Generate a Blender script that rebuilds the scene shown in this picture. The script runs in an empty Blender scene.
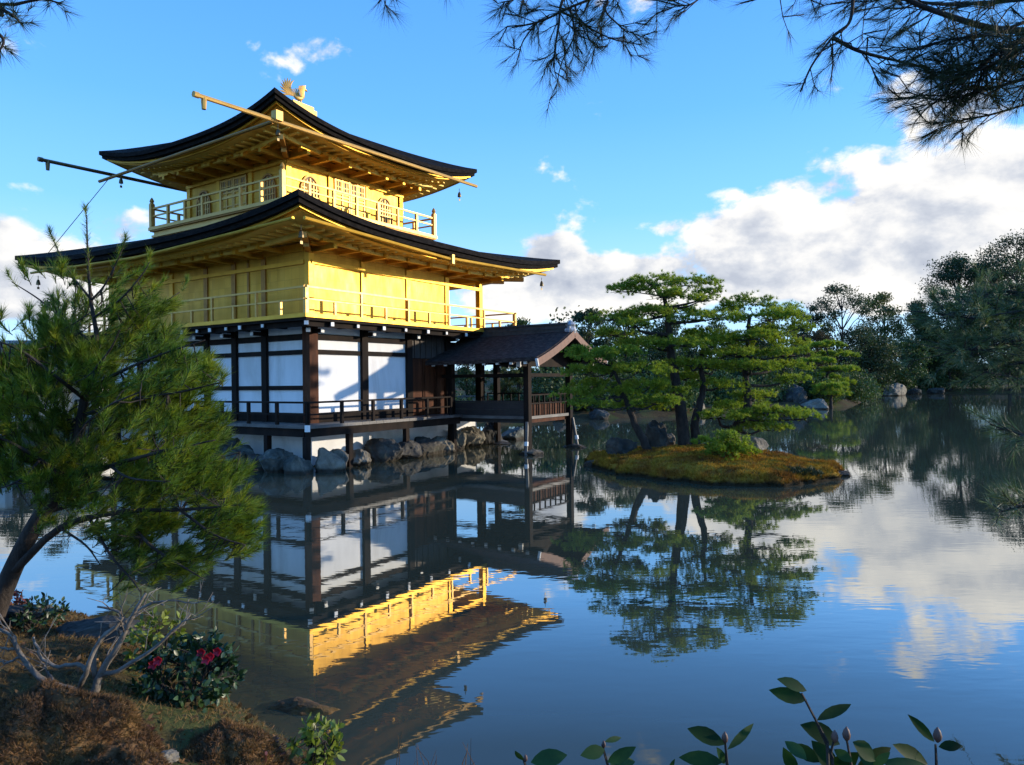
import bpy, math, random
import numpy as np
from math import radians as R, sin, cos, pi
from mathutils import Matrix, Vector
random.seed(7); np.random.seed(7)
SC = bpy.context.scene
COL = SC.collection

# ------------------------------------------------------------------ camera, sky, sun, exposure
F_PX, CAM_H, ROLL = 714.0, 2.5, 0.0116
cam = bpy.data.cameras.new('camera'); cam_o = bpy.data.objects.new('camera', cam); COL.objects.link(cam_o)
cam.sensor_width = 36.0; cam.lens = 36.0 * F_PX / 1024.0
cam.clip_start = 0.05; cam.clip_end = 20000
cam_o.matrix_world = (Matrix.Translation((0, 0, CAM_H)) @ Matrix.Rotation(R(90) - 2.0 / F_PX, 4, 'X')
                      @ Matrix.Rotation(-ROLL, 4, 'Z'))
SC.camera = cam_o
SUN_EL, SUN_AZ = R(9.5), R(82.5)          # azimuth clockwise from the view direction
SC.view_settings.view_transform = 'Standard'; SC.view_settings.look = 'None'
SC.view_settings.exposure = 1.17; SC.view_settings.gamma = 1.0
SC.view_settings.use_curve_mapping = False
SC.render.engine = 'CYCLES'
SC.cycles.max_bounces = 6; SC.cycles.diffuse_bounces = 3; SC.cycles.glossy_bounces = 4
SC.cycles.transmission_bounces = 3; SC.cycles.transparent_max_bounces = 4
SC.cycles.caustics_reflective = True; SC.cycles.blur_glossy = 2.0; SC.cycles.caustics_refractive = False
SC.cycles.sample_clamp_indirect = 6.0
SC.cycles.use_denoising = True

sun = bpy.data.lights.new('sun', 'SUN'); sun.energy = 2.25; sun.angle = R(1.0); sun.color = (1.0, 0.86, 0.66)
sun_o = bpy.data.objects.new('sun', sun); COL.objects.link(sun_o)
sdir = Vector((sin(SUN_AZ) * cos(SUN_EL), cos(SUN_AZ) * cos(SUN_EL), sin(SUN_EL)))
sun_o.rotation_euler = sdir.to_track_quat('Z', 'Y').to_euler()


class NT:
    """small helper to write node trees"""
    def __init__(s, tree): s.t = tree; s.n = tree.nodes; s.l = tree.links
    def new(s, typ, **kw):
        n = s.n.new(typ)
        for k, v in kw.items(): setattr(n, k, v)
        return n
    def link(s, a, b): s.l.new(a, b)
    def setin(s, sock, v):
        if isinstance(v, bpy.types.NodeSocket): s.l.new(v, sock)
        else: sock.default_value = v
    def m(s, op, a, b=0.0, c=None, clamp=False):
        n = s.n.new('ShaderNodeMath'); n.operation = op; n.use_clamp = clamp
        s.setin(n.inputs[0], a); s.setin(n.inputs[1], b)
        if c is not None: s.setin(n.inputs[2], c)
        return n.outputs[0]
    def vm(s, op, a, b=(0, 0, 0)):
        n = s.n.new('ShaderNodeVectorMath'); n.operation = op
        s.setin(n.inputs[0], a); s.setin(n.inputs[1], b)
        return n.outputs[0]
    def mix(s, f, a, b, blend='MIX'):
        n = s.n.new('ShaderNodeMix'); n.data_type = 'RGBA'; n.blend_type = blend
        s.setin(n.inputs[0], f); s.setin(n.inputs[6], a); s.setin(n.inputs[7], b)
        return n.outputs[2]
    def smooth(s, v, lo, hi, o0=0.0, o1=1.0):
        n = s.n.new('ShaderNodeMapRange'); n.interpolation_type = 'SMOOTHSTEP'
        s.setin(n.inputs[0], v); n.inputs[1].default_value = lo; n.inputs[2].default_value = hi
        n.inputs[3].default_value = o0; n.inputs[4].default_value = o1
        return n.outputs[0]
    def noise(s, vec, scale, detail=4, rough=0.55, dist=0.0):
        n = s.n.new('ShaderNodeTexNoise')
        n.inputs['Scale'].default_value = scale; n.inputs['Detail'].default_value = detail
        n.inputs['Roughness'].default_value = rough; n.inputs['Distortion'].default_value = dist
        if vec is not None: s.l.new(vec, n.inputs['Vector'])
        return n.outputs['Fac']
    def ramp(s, fac, stops):
        n = s.n.new('ShaderNodeValToRGB'); cr = n.color_ramp
        while len(cr.elements) > 1: cr.elements.remove(cr.elements[-1])
        cr.elements[0].position = stops[0][0]; cr.elements[0].color = (*stops[0][1], 1)
        for p, c in stops[1:]:
            e = cr.elements.new(p); e.color = (*c, 1)
        s.l.new(fac, n.inputs[0]); return n.outputs[0]


SKY_K = 0.118
def build_world():
    w = bpy.data.worlds.new('World'); SC.world = w; w.use_nodes = True
    t = NT(w.node_tree); t.n.clear()
    sky = t.new('ShaderNodeTexSky'); sky.sky_type = 'NISHITA'; sky.sun_disc = False
    sky.sun_elevation = SUN_EL; sky.sun_rotation = SUN_AZ
    sky.air_density = 1.0; sky.dust_density = 0.4; sky.ozone_density = 3.0
    tc = t.new('ShaderNodeTexCoord')
    d = t.vm('NORMALIZE', tc.outputs['Generated'])
    sp = t.new('ShaderNodeSeparateXYZ'); t.link(d, sp.inputs[0])
    az = t.m('ARCTAN2', sp.outputs[0], sp.outputs[1]); el = t.m('ARCSINE', sp.outputs[2])
    def vec(da, de, sx=1.0, sy=2.0):
        c = t.new('ShaderNodeCombineXYZ')
        t.link(t.m('MULTIPLY', t.m('ADD', az, da), sx), c.inputs[0])
        t.link(t.m('MULTIPLY', t.m('ADD', el, de), sy), c.inputs[1]); c.inputs[2].default_value = 3.7
        return c.outputs[0]
    def blob(px, py, rx, ry, amp):          # a bank of cloud, placed by its compass direction
        a = math.atan((px - 512) / F_PX); e = math.atan((380 - py) / math.hypot(F_PX, px - 512))
        ra = rx / F_PX * cos(a) ** 2; re = ry / F_PX * cos(a)
        u = t.m('DIVIDE', t.m('SUBTRACT', az, a), ra); v = t.m('DIVIDE', t.m('SUBTRACT', el, e), re)
        q = t.m('ADD', t.m('MULTIPLY', u, u), t.m('MULTIPLY', v, v))
        return t.m('MULTIPLY', t.m('MAXIMUM', t.m('SUBTRACT', 1.0, q), 0.0), amp)
    blobs = [(1010, 205, 340, 110, .62), (880, 262, 320, 66, .62), (770, 235, 130, 52, .42), (960, 120, 130, 66, .42), (1130, 130, 170, 120, .4),
             (590, 288, 240, 42, .60), (550, 247, 45, 18, .30), (655, 226, 38, 14, .27), (720, 187, 80, 16, .20),
             (-60, 262, 350, 80, .68), (110, 222, 80, 34, .40), (310, 46, 66, 26, .26), (222, 36, 44, 20, .18), (20, 185, 70, 14, .16),
             (665, 5, 70, 30, .20), (1700, 150, 500, 150, .3), (-700, 200, 400, 100, .3)]
    B = None
    for b in blobs:
        o = blob(*b); B = o if B is None else t.m('MAXIMUM', B, o) if b[4] > .3 else t.m('ADD', B, o)
    def dens(da, de):
        n1 = t.noise(vec(da, de, 1.0, 1.5), 6.0, 9, .55, .15)
        n2 = t.noise(vec(da, de, 1.0, 1.5), 17.0, 6, .6, .3)
        n = t.m('ADD', t.m('MULTIPLY', n1, .76), t.m('MULTIPLY', n2, .24))
        n = t.m('ADD', t.m('MULTIPLY', t.m('SUBTRACT', n, .5), 1.75), .5)
        return t.m('ADD', n, B)
    d0 = dens(0, 0); d1 = dens(.030, .022)
    cover = t.smooth(d0, .69, .84)
    lit = t.m('ADD', t.m('MULTIPLY', t.m('SUBTRACT', d0, d1), 2.3), 0.52, clamp=True)
    thick = t.smooth(d0, .80, 1.30)
    lit = t.m('SUBTRACT', t.m('ADD', lit, .18), t.m('MULTIPLY', thick, .42), clamp=True)
    ccol = t.ramp(lit, [(0.0, (1.75, 1.95, 2.4)), (.36, (2.6, 2.75, 3.05)), (.62, (3.6, 3.6, 3.62)), (1.0, (4.5, 4.36, 4.1))])
    skyc = t.mix(1.0, sky.outputs[0], (0.72, 1.12, 1.62, 1), 'MULTIPLY')
    # deeper blue overhead, paler towards the horizon, as on a clear winter day
    g = t.smooth(el, 0.0, 0.62)
    grad = t.ramp(g, [(0.0, (2.7, 4.1, 5.6)), (.30, (1.20, 2.95, 5.6)), (.60, (.72, 2.30, 5.4)), (1.0, (.45, 1.7, 4.8))])
    base = t.mix(.80, skyc, grad)
    col = t.mix(cover, base, ccol)
    bg = t.new('ShaderNodeBackground'); t.link(col, bg.inputs[0]); bg.inputs[1].default_value = SKY_K
    out = t.new('ShaderNodeOutputWorld'); t.link(bg.outputs[0], out.inputs[0])
    w.cycles.sampling_method = 'MANUAL'; w.cycles.sample_map_resolution = 512
build_world()


# ------------------------------------------------------------------ helpers
def at(px, py, Z):
    """the point seen at this place of the photograph, Z metres in front of the camera"""
    dx, dy = px - 512, py - 382.5
    u = dx - ROLL * dy; v = dy + ROLL * dx + 2.0
    return np.array((u / F_PX * Z, Z, CAM_H - v / F_PX * Z))


def mesh_np(name, V, F):
    me = bpy.data.meshes.new(name)
    V = np.asarray(V, dtype=np.float32).reshape(-1, 3); F = np.asarray(F, dtype=np.int32)
    k = F.shape[1]
    me.vertices.add(len(V)); me.vertices.foreach_set('co', V.ravel())
    me.loops.add(F.size); me.loops.foreach_set('vertex_index', F.ravel())
    me.polygons.add(len(F)); me.polygons.foreach_set('loop_start', np.arange(0, F.size, k, dtype=np.int32))
    me.update(calc_edges=True); me.validate()
    return me


def link(name, me, m, parent=None, smooth=False):
    o = bpy.data.objects.new(name, me); COL.objects.link(o)
    if m is not None and not me.materials: me.materials.append(m)
    if parent is not None: o.parent = parent
    if smooth and len(me.polygons):
        me.polygons.foreach_set('use_smooth', np.ones(len(me.polygons), dtype=bool))
    return o


def tag(o, label=None, cat=None, group=None, kind=None):
    if label: o['label'] = label
    if cat: o['category'] = cat
    if group: o['group'] = group
    if kind: o['kind'] = kind
    return o


def empty(name, loc=(0, 0, 0), rz=0.0, parent=None):
    o = bpy.data.objects.new(name, None); COL.objects.link(o); o.location = loc; o.rotation_euler = (0, 0, rz)
    o.empty_display_size = .3
    if parent is not None: o.parent = parent
    return o


class MB:
    """collects pieces of ONE part and links them as one mesh object"""
    def __init__(s): s.v = []; s.f = []
    def add(s, vs, fs):
        b = len(s.v); s.v += [tuple(map(float, p)) for p in vs]; s.f += [tuple(b + i for i in f) for f in fs]
    def box(s, x0, x1, y0, y1, z0, z1):
        s.add([(x0, y0, z0), (x1, y0, z0), (x1, y1, z0), (x0, y1, z0), (x0, y0, z1), (x1, y0, z1), (x1, y1, z1), (x0, y1, z1)],
              [(0, 3, 2, 1), (4, 5, 6, 7), (0, 1, 5, 4), (1, 2, 6, 5), (2, 3, 7, 6), (3, 0, 4, 7)])
    def beam(s, p, q, w, h, up=(0, 0, 1)):
        p, q = Vector(p), Vector(q); d = (q - p).normalized(); sd = d.cross(Vector(up))
        if sd.length < 1e-4: sd = d.cross(Vector((1, 0, 0)))
        sd.normalize(); u = sd.cross(d).normalized(); vs = []
        for c in (p, q):
            for a, b in ((-1, -1), (1, -1), (1, 1), (-1, 1)): vs.append(c + sd * (a * w / 2) + u * (b * h / 2))
        s.add(vs, [(0, 1, 2, 3), (7, 6, 5, 4), (0, 4, 5, 1), (1, 5, 6, 2), (2, 6, 7, 3), (3, 7, 4, 0)])
    def tube(s, pts, rad, n=8, cap=True):
        pts = [Vector(p) for p in pts]
        if not hasattr(rad, '__len__'): rad = [rad] * len(pts)
        a = None; vs = []
        for i, p in enumerate(pts):
            d = (pts[min(i + 1, len(pts) - 1)] - pts[max(i - 1, 0)])
            if d.length < 1e-9: d = Vector((0, 0, 1))
            d.normalize()
            if a is None:
                a = d.cross(Vector((0, 0, 1)))
                if a.length < .05: a = d.cross(Vector((1, 0, 0)))
            a = (a - d * a.dot(d)).normalized(); b = d.cross(a)
            for k in range(n):
                t = 2 * pi * k / n; vs.append(p + (a * cos(t) + b * sin(t)) * rad[i])
        fs = []
        for i in range(len(pts) - 1):
            for k in range(n):
                k2 = (k + 1) % n; fs.append((i * n + k, i * n + k2, (i + 1) * n + k2, (i + 1) * n + k))
        if cap:
            fs.append(tuple(range(n - 1, -1, -1))); fs.append(tuple((len(pts) - 1) * n + k for k in range(n)))
        s.add(vs, fs)
    def lathe(s, c, prof, n=10):
        vs = []; fs = []
        for r, z in prof:
            for k in range(n): vs.append((c[0] + r * cos(2 * pi * k / n), c[1] + r * sin(2 * pi * k / n), c[2] + z))
        for i in range(len(prof) - 1):
            for k in range(n):
                k2 = (k + 1) % n; fs.append((i * n + k, i * n + k2, (i + 1) * n + k2, (i + 1) * n + k))
        fs.append(tuple(range(n - 1, -1, -1))); fs.append(tuple((len(prof) - 1) * n + k for k in range(n)))
        s.add(vs, fs)
    def prism(s, poly, origin, U, V, N, depth):
        """poly in the (U,V) plane, extruded along N by depth"""
        o, U, V, N = Vector(origin), Vector(U), Vector(V), Vector(N)
        n = len(poly); vs = [o + U * a + V * b for a, b in poly] + [o + U * a + V * b + N * depth for a, b in poly]
        fs = [tuple(range(n)), tuple(range(2 * n - 1, n - 1, -1))]
        for i in range(n): j = (i + 1) % n; fs.append((i, i + n, j + n, j))
        s.add(vs, fs)
    def build(s, name, m, parent=None, smooth=False):
        me = bpy.data.meshes.new(name); me.from_pydata(s.v, [], s.f); me.update()
        import bmesh
        bm = bmesh.new(); bm.from_mesh(me); bmesh.ops.recalc_face_normals(bm, faces=bm.faces); bm.to_mesh(me); bm.free()
        return link(name, me, m, parent, smooth)


MATS = {}
def mat(name, stops, rough=.6, metal=0.0, scale=3.0, detail=5, bump=0.0, bscale=20, spec=.5, stretch=(1, 1, 1), transl=0.0, rvar=0.0,
        grime=None, coat=0.0, grid=None, wet=None, vary=0.0):
    """a surface whose colour wanders over the given stops by noise"""
    m = bpy.data.materials.new(name); m.use_nodes = True; t = NT(m.node_tree); t.n.clear()
    tc = t.new('ShaderNodeTexCoord'); mp = t.new('ShaderNodeMapping'); mp.inputs['Scale'].default_value = stretch
    t.link(tc.outputs['Object'], mp.inputs[0])
    v = mp.outputs[0]
    nz = t.noise(v, scale, detail, .6)
    k = len(stops)
    c = t.ramp(nz, [(.30 + .40 * i / max(1, k - 1), s) for i, s in enumerate(stops)])
    if grime is not None:
        gn = t.noise(v, scale * .37, 6, .65, .4)
        c = t.mix(t.smooth(gn, .52, .72), c, (*grime, 1))
    if grid is not None:
        sx = t.new('ShaderNodeSeparateXYZ'); t.link(tc.outputs['Object'], sx.inputs[0]); cx = t.new('ShaderNodeCombineXYZ')
        t.link(t.m('ADD', sx.outputs[0], sx.outputs[1]), cx.inputs[0]); t.link(sx.outputs[2], cx.inputs[1])
        bk = t.new('ShaderNodeTexBrick'); bk.offset = 0.0; t.link(cx.outputs[0], bk.inputs['Vector'])
        bk.inputs['Color1'].default_value = (.86, .84, .80, 1); bk.inputs['Color2'].default_value = (1.06, 1.06, 1.06, 1); bk.inputs['Mortar'].default_value = (.72, .68, .6, 1)
        bk.inputs['Scale'].default_value = 1.0; bk.inputs['Brick Width'].default_value = grid; bk.inputs['Row Height'].default_value = grid
        bk.inputs['Mortar Size'].default_value = .006; bk.inputs['Bias'].default_value = 0.0
        c = t.mix(.8, c, bk.outputs['Color'], 'MULTIPLY')
    if vary:
        gi = t.new('ShaderNodeNewGeometry')
        k = t.m('ADD', t.m('MULTIPLY', gi.outputs['Random Per Island'], 2 * vary), 1 - vary)
        kc = t.new('ShaderNodeCombineXYZ'); t.link(k, kc.inputs[0]); t.link(k, kc.inputs[1]); t.link(t.m('MULTIPLY', k, k), kc.inputs[2])
        c = t.mix(1.0, c, kc.outputs[0], 'MULTIPLY')
    if wet is not None:
        gp = t.new('ShaderNodeNewGeometry'); sx = t.new('ShaderNodeSeparateXYZ'); t.link(gp.outputs['Position'], sx.inputs[0])
        c = t.mix(t.smooth(t.m('ADD', sx.outputs[2], t.m('MULTIPLY', t.m('SUBTRACT', t.noise(v, 3.0, 4), .5), .12)), wet * .35, wet, 1.0, 0.0), c, (.028, .020, .010, 1))
    p = t.new('ShaderNodeBsdfPrincipled'); t.link(c, p.inputs['Base Color'])
    p.inputs['Metallic'].default_value = metal; p.inputs['Specular IOR Level'].default_value = spec
    if coat: p.inputs['Coat Weight'].default_value = coat
    if rvar:
        t.link(t.m('ADD', t.m('MULTIPLY', t.m('SUBTRACT', t.noise(v, scale * 2.3, 4), .5), rvar), rough, clamp=True), p.inputs['Roughness'])
    else: p.inputs['Roughness'].default_value = rough
    if bump:
        b = t.new('ShaderNodeBump'); b.inputs['Strength'].default_value = bump; b.inputs['Distance'].default_value = .02
        t.link(t.noise(v, bscale, 5, .6), b.inputs['Height']); t.link(b.outputs[0], p.inputs['Normal'])
    out = t.new('ShaderNodeOutputMaterial'); sh = p.outputs[0]
    if transl:
        tr = t.new('ShaderNodeBsdfTranslucent'); t.link(t.mix(1.0, c, (1.25, 1.3, .55, 1), 'MULTIPLY'), tr.inputs[0])
        mx = t.new('ShaderNodeMixShader'); mx.inputs[0].default_value = transl
        t.link(sh, mx.inputs[1]); t.link(tr.outputs[0], mx.inputs[2]); sh = mx.outputs[0]
    t.link(sh, out.inputs[0]); MATS[name] = m
    return m


# ------------------------------------------------------------------ materials
M_gold = mat('gold_leaf', [(.55, .295, .028), (.67, .37, .040), (.75, .425, .054)], .42, .45, 2.2, 6, .10, 30, rvar=.25, stretch=(1, 1, .6), spec=.2)
M_soffit = mat('gold_soffit_lit', [(.86, .56, .10), (.93, .64, .13), (.97, .70, .17)], .5, .05, 2.2, 6, .10, 30, rvar=.25, spec=.25)  # paler copy of the gold: bounced light under the eaves put into the colour
M_gold_wall = mat('gold_leaf_wall', [(.51, .275, .028), (.63, .350, .040), (.71, .405, .056)], .44, .36, 1.6, 7, .08, 26, rvar=.3, stretch=(1, 1, .35), grid=.33, spec=.2)
M_gold_pale = mat('gold_pale', [(.53, .31, .08), (.64, .385, .11)], .42, .35, 3, 4, rvar=.2, spec=.25)
M_gold_dark = mat('gold_worn', [(.29, .14, .025), (.42, .205, .04)], .5, .45, 4, 5, rvar=.2)
M_wood = mat('dark_wood', [(.006, .004, .003), (.013, .008, .006), (.024, .014, .009)], .8, 0, 3, 6, .25, 30, stretch=(1, 1, .25), spec=.18)
M_wood_deck = mat('weathered_deck', [(.05, .043, .04), (.10, .09, .082), (.16, .145, .13)], .55, 0, 4, 6, .2, 30, stretch=(.4, .4, 1))
M_wood_red = mat('red_brown_wood', [(.035, .011, .005), (.075, .024, .010), (.115, .042, .018)], .65, 0, 4, 6, .25, 30, stretch=(1, 1, .2), spec=.12)
M_barge = mat('cinnabar_brown_wood', [(.10, .026, .010), (.155, .046, .018)], .6, 0, 4, 5, .15, 30)
M_plaster = mat('white_plaster', [(.70, .70, .69), (.78, .78, .77), (.83, .82, .80)], .85, 0, 1.6, 8, .05, 40, grime=(.62, .61, .58), stretch=(1, 1, .35), spec=.1)
M_found = mat('foundation_plaster', [(.66, .66, .66), (.74, .74, .74), (.80, .79, .78)], .85, 0, 1.5, 6, .1, 30, grime=(.56, .56, .54))
M_white = mat('white_paint', [(.70, .70, .68), (.82, .81, .78)], .6, 0, 6, 3)
M_shingle = mat('cypress_bark_shingle', [(.006, .005, .005), (.013, .011, .010), (.026, .021, .019)], .9, 0, 5, 7, .8, 22, spec=.08, stretch=(1, 1, 3))
M_shingle2 = mat('weathered_bark_shingle', [(.022, .016, .014), (.045, .034, .030), (.085, .068, .06)], .85, 0, 6, 7, .9, 26, spec=.15, stretch=(1, 1, 3))
M_tile = mat('grey_roof_tile', [(.07, .08, .09), (.14, .15, .17), (.22, .23, .25)], .6, 0, 5, 5, .3, 20)
M_rock = mat('grey_rock', [(.012, .012, .010), (.042, .038, .031), (.105, .092, .072)], .9, 0, 2.2, 8, .9, 9, grime=(.055, .065, .04), wet=.16)
M_rock_b = mat('green_grey_rock', [(.018, .022, .018), (.062, .070, .060), (.17, .165, .13)], .88, 0, 2.6, 8, .9, 9, grime=(.08, .06, .045), wet=.16)
M_rock_w = mat('pale_rock', [(.07, .06, .045), (.17, .145, .105), (.29, .25, .185)], .85, 0, 2.0, 8, .7, 9, grime=(.10, .10, .06), wet=.16)
M_bark = mat('pine_bark', [(.011, .008, .006), (.027, .019, .014), (.055, .040, .030)], .9, 0, 9, 6, 1.0, 25, stretch=(1, 1, .5))
M_bark_grey = mat('grey_bark', [(.07, .055, .045), (.15, .125, .10), (.25, .215, .18)], .85, 0, 12, 6, .6, 40)
M_ndl_near = mat('pine_needles_near', [(.045, .095, .016), (.12, .18, .022), (.30, .30, .022)], .5, 0, 4.0, 5, transl=.42, spec=.35, vary=.5)
M_ndl_isle = mat('pine_needles_island', [(.10, .165, .022), (.22, .29, .03), (.40, .41, .045)], .55, 0, 1.6, 5, transl=.42, spec=.3, vary=.4)
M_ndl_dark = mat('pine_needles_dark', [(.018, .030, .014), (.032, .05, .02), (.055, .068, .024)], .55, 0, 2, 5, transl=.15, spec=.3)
M_ndl_side = mat('pine_needles_side', [(.05, .085, .038), (.09, .135, .055), (.18, .20, .09)], .55, 0, 2, 5, transl=.25, spec=.4, vary=.5)
M_lf = [mat('dark_evergreen_leaves', [(.022, .040, .020), (.042, .068, .030), (.072, .098, .036)], .6, 0, .45, 6, transl=.25, spec=.3, vary=.45),
        mat('olive_leaves', [(.034, .046, .014), (.07, .085, .02), (.12, .125, .028)], .6, 0, .45, 6, transl=.25, spec=.3, vary=.45),
        mat('green_leaves', [(.026, .052, .019), (.052, .092, .028), (.09, .125, .036)], .6, 0, .5, 6, transl=.25, spec=.3, vary=.45),
        mat('brownish_leaves', [(.03, .026, .016), (.06, .048, .026), (.09, .07, .036)], .7, 0, .5, 6, transl=.2, spec=.2)]
M_cam = mat('camellia_leaves', [(.010, .030, .012), (.022, .055, .020), (.045, .085, .025)], .38, 0, 6, 3, transl=.10, spec=.45, vary=.4)
M_camy = mat('young_yellow_leaves', [(.09, .13, .02), (.18, .22, .03), (.28, .30, .05)], .4, 0, 6, 3, transl=.3, vary=.35)
M_cam_near = mat('camellia_leaves_near', [(.007, .024, .008), (.018, .048, .012), (.034, .066, .014)], .6, 0, 14, 4, transl=.25, spec=.12, vary=.5)
M_red = mat('red_petals', [(.35, .01, .03), (.60, .02, .05)], .5, 0, 9, 3, transl=.2)
M_maroon = mat('maroon_leaves', [(.05, .014, .014), (.12, .03, .028), (.2, .07, .05)], .6, 0, 6, 3, transl=.2)
M_bud = mat('brown_bud', [(.075, .036, .028), (.15, .075, .055)], .6, 0, 30, 3)
M_mossb = mat('brown_moss', [(.06, .032, .014), (.15, .075, .028), (.27, .15, .045)], .95, 0, 5, 7, .8, 40, transl=.2, grime=(.11, .09, .022), vary=.4)
M_straw = mat('dry_grass', [(.09, .05, .02), (.20, .12, .04), (.30, .20, .07)], .9, 0, 4, 6, transl=.2)
M_isle = mat('island_moss', [(.10, .038, .014), (.26, .11, .018), (.34, .19, .022), (.15, .06, .018)], .95, 0, 1.5, 10, 1.0, 26, spec=.1, grime=(.10, .038, .02), wet=.16)
M_islet = mat('island_moss_tufts', [(.11, .042, .014), (.29, .125, .02), (.40, .23, .026), (.17, .07, .02)], .95, 0, 1.5, 10, spec=.1, transl=.2, grime=(.12, .045, .02), wet=.16, vary=.45)
M_bronze = mat('bronze', [(.10, .07, .035), (.2, .15, .07)], .45, .8, 8, 3)


def ground_material():
    m = bpy.data.materials.new('garden_earth'); m.use_nodes = True; t = NT(m.node_tree); t.n.clear()
    g = t.new('ShaderNodeNewGeometry'); v = g.outputs['Position']
    c1 = t.ramp(t.noise(v, .9, 8, .62), [(.3, (.035, .026, .014)), (.5, (.085, .058, .028)), (.7, (.13, .095, .04))])
    c2 = t.ramp(t.noise(v, 14, 5, .6), [(.3, (.45, .4, .35)), (.7, (1.3, 1.25, 1.1))])
    moss = t.mix(t.smooth(t.noise(v, .55, 5, .6), .5, .62), t.mix(1, c1, c2, 'MULTIPLY'), (.07, .075, .02, 1))
    p = t.new('ShaderNodeBsdfPrincipled'); t.link(moss, p.inputs['Base Color']); p.inputs['Roughness'].default_value = .95
    p.inputs['Specular IOR Level'].default_value = .15
    b = t.new('ShaderNodeBump'); b.inputs['Strength'].default_value = .8; b.inputs['Distance'].default_value = .04
    t.link(t.noise(v, 22, 6, .65), b.inputs['Height']); t.link(b.outputs[0], p.inputs['Normal'])
    o = t.new('ShaderNodeOutputMaterial'); t.link(p.outputs[0], o.inputs[0]); return m


def water_material():
    m = bpy.data.materials.new('pond_water'); m.use_nodes = True; t = NT(m.node_tree); t.n.clear()
    g = t.new('ShaderNodeNewGeometry')
    def nz(sc, rot, s, det, dist=0.0):
        mp = t.new('ShaderNodeMapping'); mp.inputs['Scale'].default_value = sc; mp.inputs['Rotation'].default_value = (0, 0, rot)
        t.link(g.outputs['Position'], mp.inputs[0]); return t.noise(mp.outputs[0], s, det, .5, dist)
    h = t.m('ADD', t.m('MULTIPLY', nz((.55, 1.5, 1), .10, 3.2, 2, .3), .55), t.m('MULTIPLY', nz((.5, 1.4, 1), -.16, 9.0, 1.5), .16))
    calm = t.smooth(nz((.5, 1.0, 1), .2, .22, 3), .36, .66, .25, 1.0)
    h = t.m('MULTIPLY', h, calm)
    b = t.new('ShaderNodeBump'); b.inputs['Strength'].default_value = 1.0; b.inputs['Distance'].default_value = .0028
    t.link(h, b.inputs['Height'])
    murk = t.mix(t.noise(g.outputs['Position'], .12, 3), (.056, .060, .038, 1), (.070, .074, .048, 1))
    df = t.new('ShaderNodeBsdfDiffuse'); t.link(murk, df.inputs[0])
    gl = t.new('ShaderNodeBsdfGlossy'); gl.inputs['Roughness'].default_value = .012; gl.inputs[0].default_value = (.96, .965, .95, 1)
    t.link(b.outputs[0], gl.inputs['Normal'])
    fr = t.new('ShaderNodeLayerWeight'); fr.inputs['Blend'].default_value = .5; t.link(b.outputs[0], fr.inputs['Normal'])
    fcv = t.ramp(fr.outputs['Facing'], [(0.0, (.05,) * 3), (.40, (.07,) * 3), (.545, (.095,) * 3), (.64, (.27,) * 3), (.715, (.54,) * 3), (.84, (.58,) * 3), (.94, (.68,) * 3), (1.0, (.9,) * 3)])
    mx = t.new('ShaderNodeMixShader'); t.link(fcv, mx.inputs[0]); t.link(df.outputs[0], mx.inputs[1]); t.link(gl.outputs[0], mx.inputs[2])
    o = t.new('ShaderNodeOutputMaterial'); t.link(mx.outputs[0], o.inputs[0]); return m
M_ground = ground_material(); M_water = water_material()

# ------------------------------------------------------------------ terrain and pond
BROT = R(56.5); BX, BY = -5.95, 21.1
def b2w(x, y):
    return (BX + cos(BROT) * x - sin(BROT) * y, BY + sin(BROT) * x + cos(BROT) * y)
POND = [(-1.15, 4.55), (-.3, 3.7), (.8, 3.0), (3, 2.2), (9, 1.2), (30, 0), (75, 4), (100, 40), (98, 85), (84, 99), (62, 101), (47, 99), (40, 88),
        (36, 72), (29, 60), (20, 53), (10, 46), (1, 43.5), (-6, 42.5), (-9.5, 40), b2w(9.6, 9), b2w(8.9, 6), b2w(8.7, .4), b2w(4, -.15), b2w(-.1, -.1),
        b2w(-.2, 4), b2w(-.4, 8), b2w(-1.0, 12), (-17.0, 24.0), (-15.5, 20.5), (-22, 18.5), (-34, 16), (-34, 9), (-16, 8.8), (-7.5, 8.6), (-4.6, 7.7), (-3.3, 6.7), (-2.2, 5.6)]
PA = np.array(POND)
def pond_sd(P):
    """signed distance to the shore, negative over water"""
    A = PA; Bn = np.roll(PA, -1, 0); d = np.full(len(P), 1e9); ins = np.zeros(len(P), bool)
    for a, b in zip(A, Bn):
        e = b - a; w = P - a; tt = np.clip((w @ e) / (e @ e), 0, 1)
        d = np.minimum(d, np.hypot(*(w - tt[:, None] * e).T))
        c = ((a[1] > P[:, 1]) != (b[1] > P[:, 1]))
        with np.errstate(divide='ignore', invalid='ignore'):
            xi = (b[0] - a[0]) * (P[:, 1] - a[1]) / (b[1] - a[1]) + a[0]
        ins ^= c & (P[:, 0] < xi)
    return np.where(ins, -d, d)
def ground_h(P):
    sd = pond_sd(P); x, y = P[:, 0], P[:, 1]
    r = np.where(sd < 0, np.maximum(-1.2, sd * .9), 0)
    near = np.clip((14 - y) / 6, 0, 1)
    up_n = 1.0 * (1 - np.exp(-np.maximum(sd, 0) / 1.5)) * near
    up_f = .55 * (1 - np.exp(-np.maximum(sd, 0) / 1.0)) * (1 - near)
    hills = np.clip((sd - 6) / 60, 0, 1) ** 1.5 * 4 * np.clip((y - 45) / 30, 0, 1)
    w = .06 * np.sin(x * 1.7 + y * .9) + .05 * np.sin(x * 3.1 - y * 2.3) + .03 * np.sin(x * 6.3 + 4.1 * y)
    return r + up_n + up_f + hills + np.where(sd > .1, w * np.clip(sd, 0, 1), 0)
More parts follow.
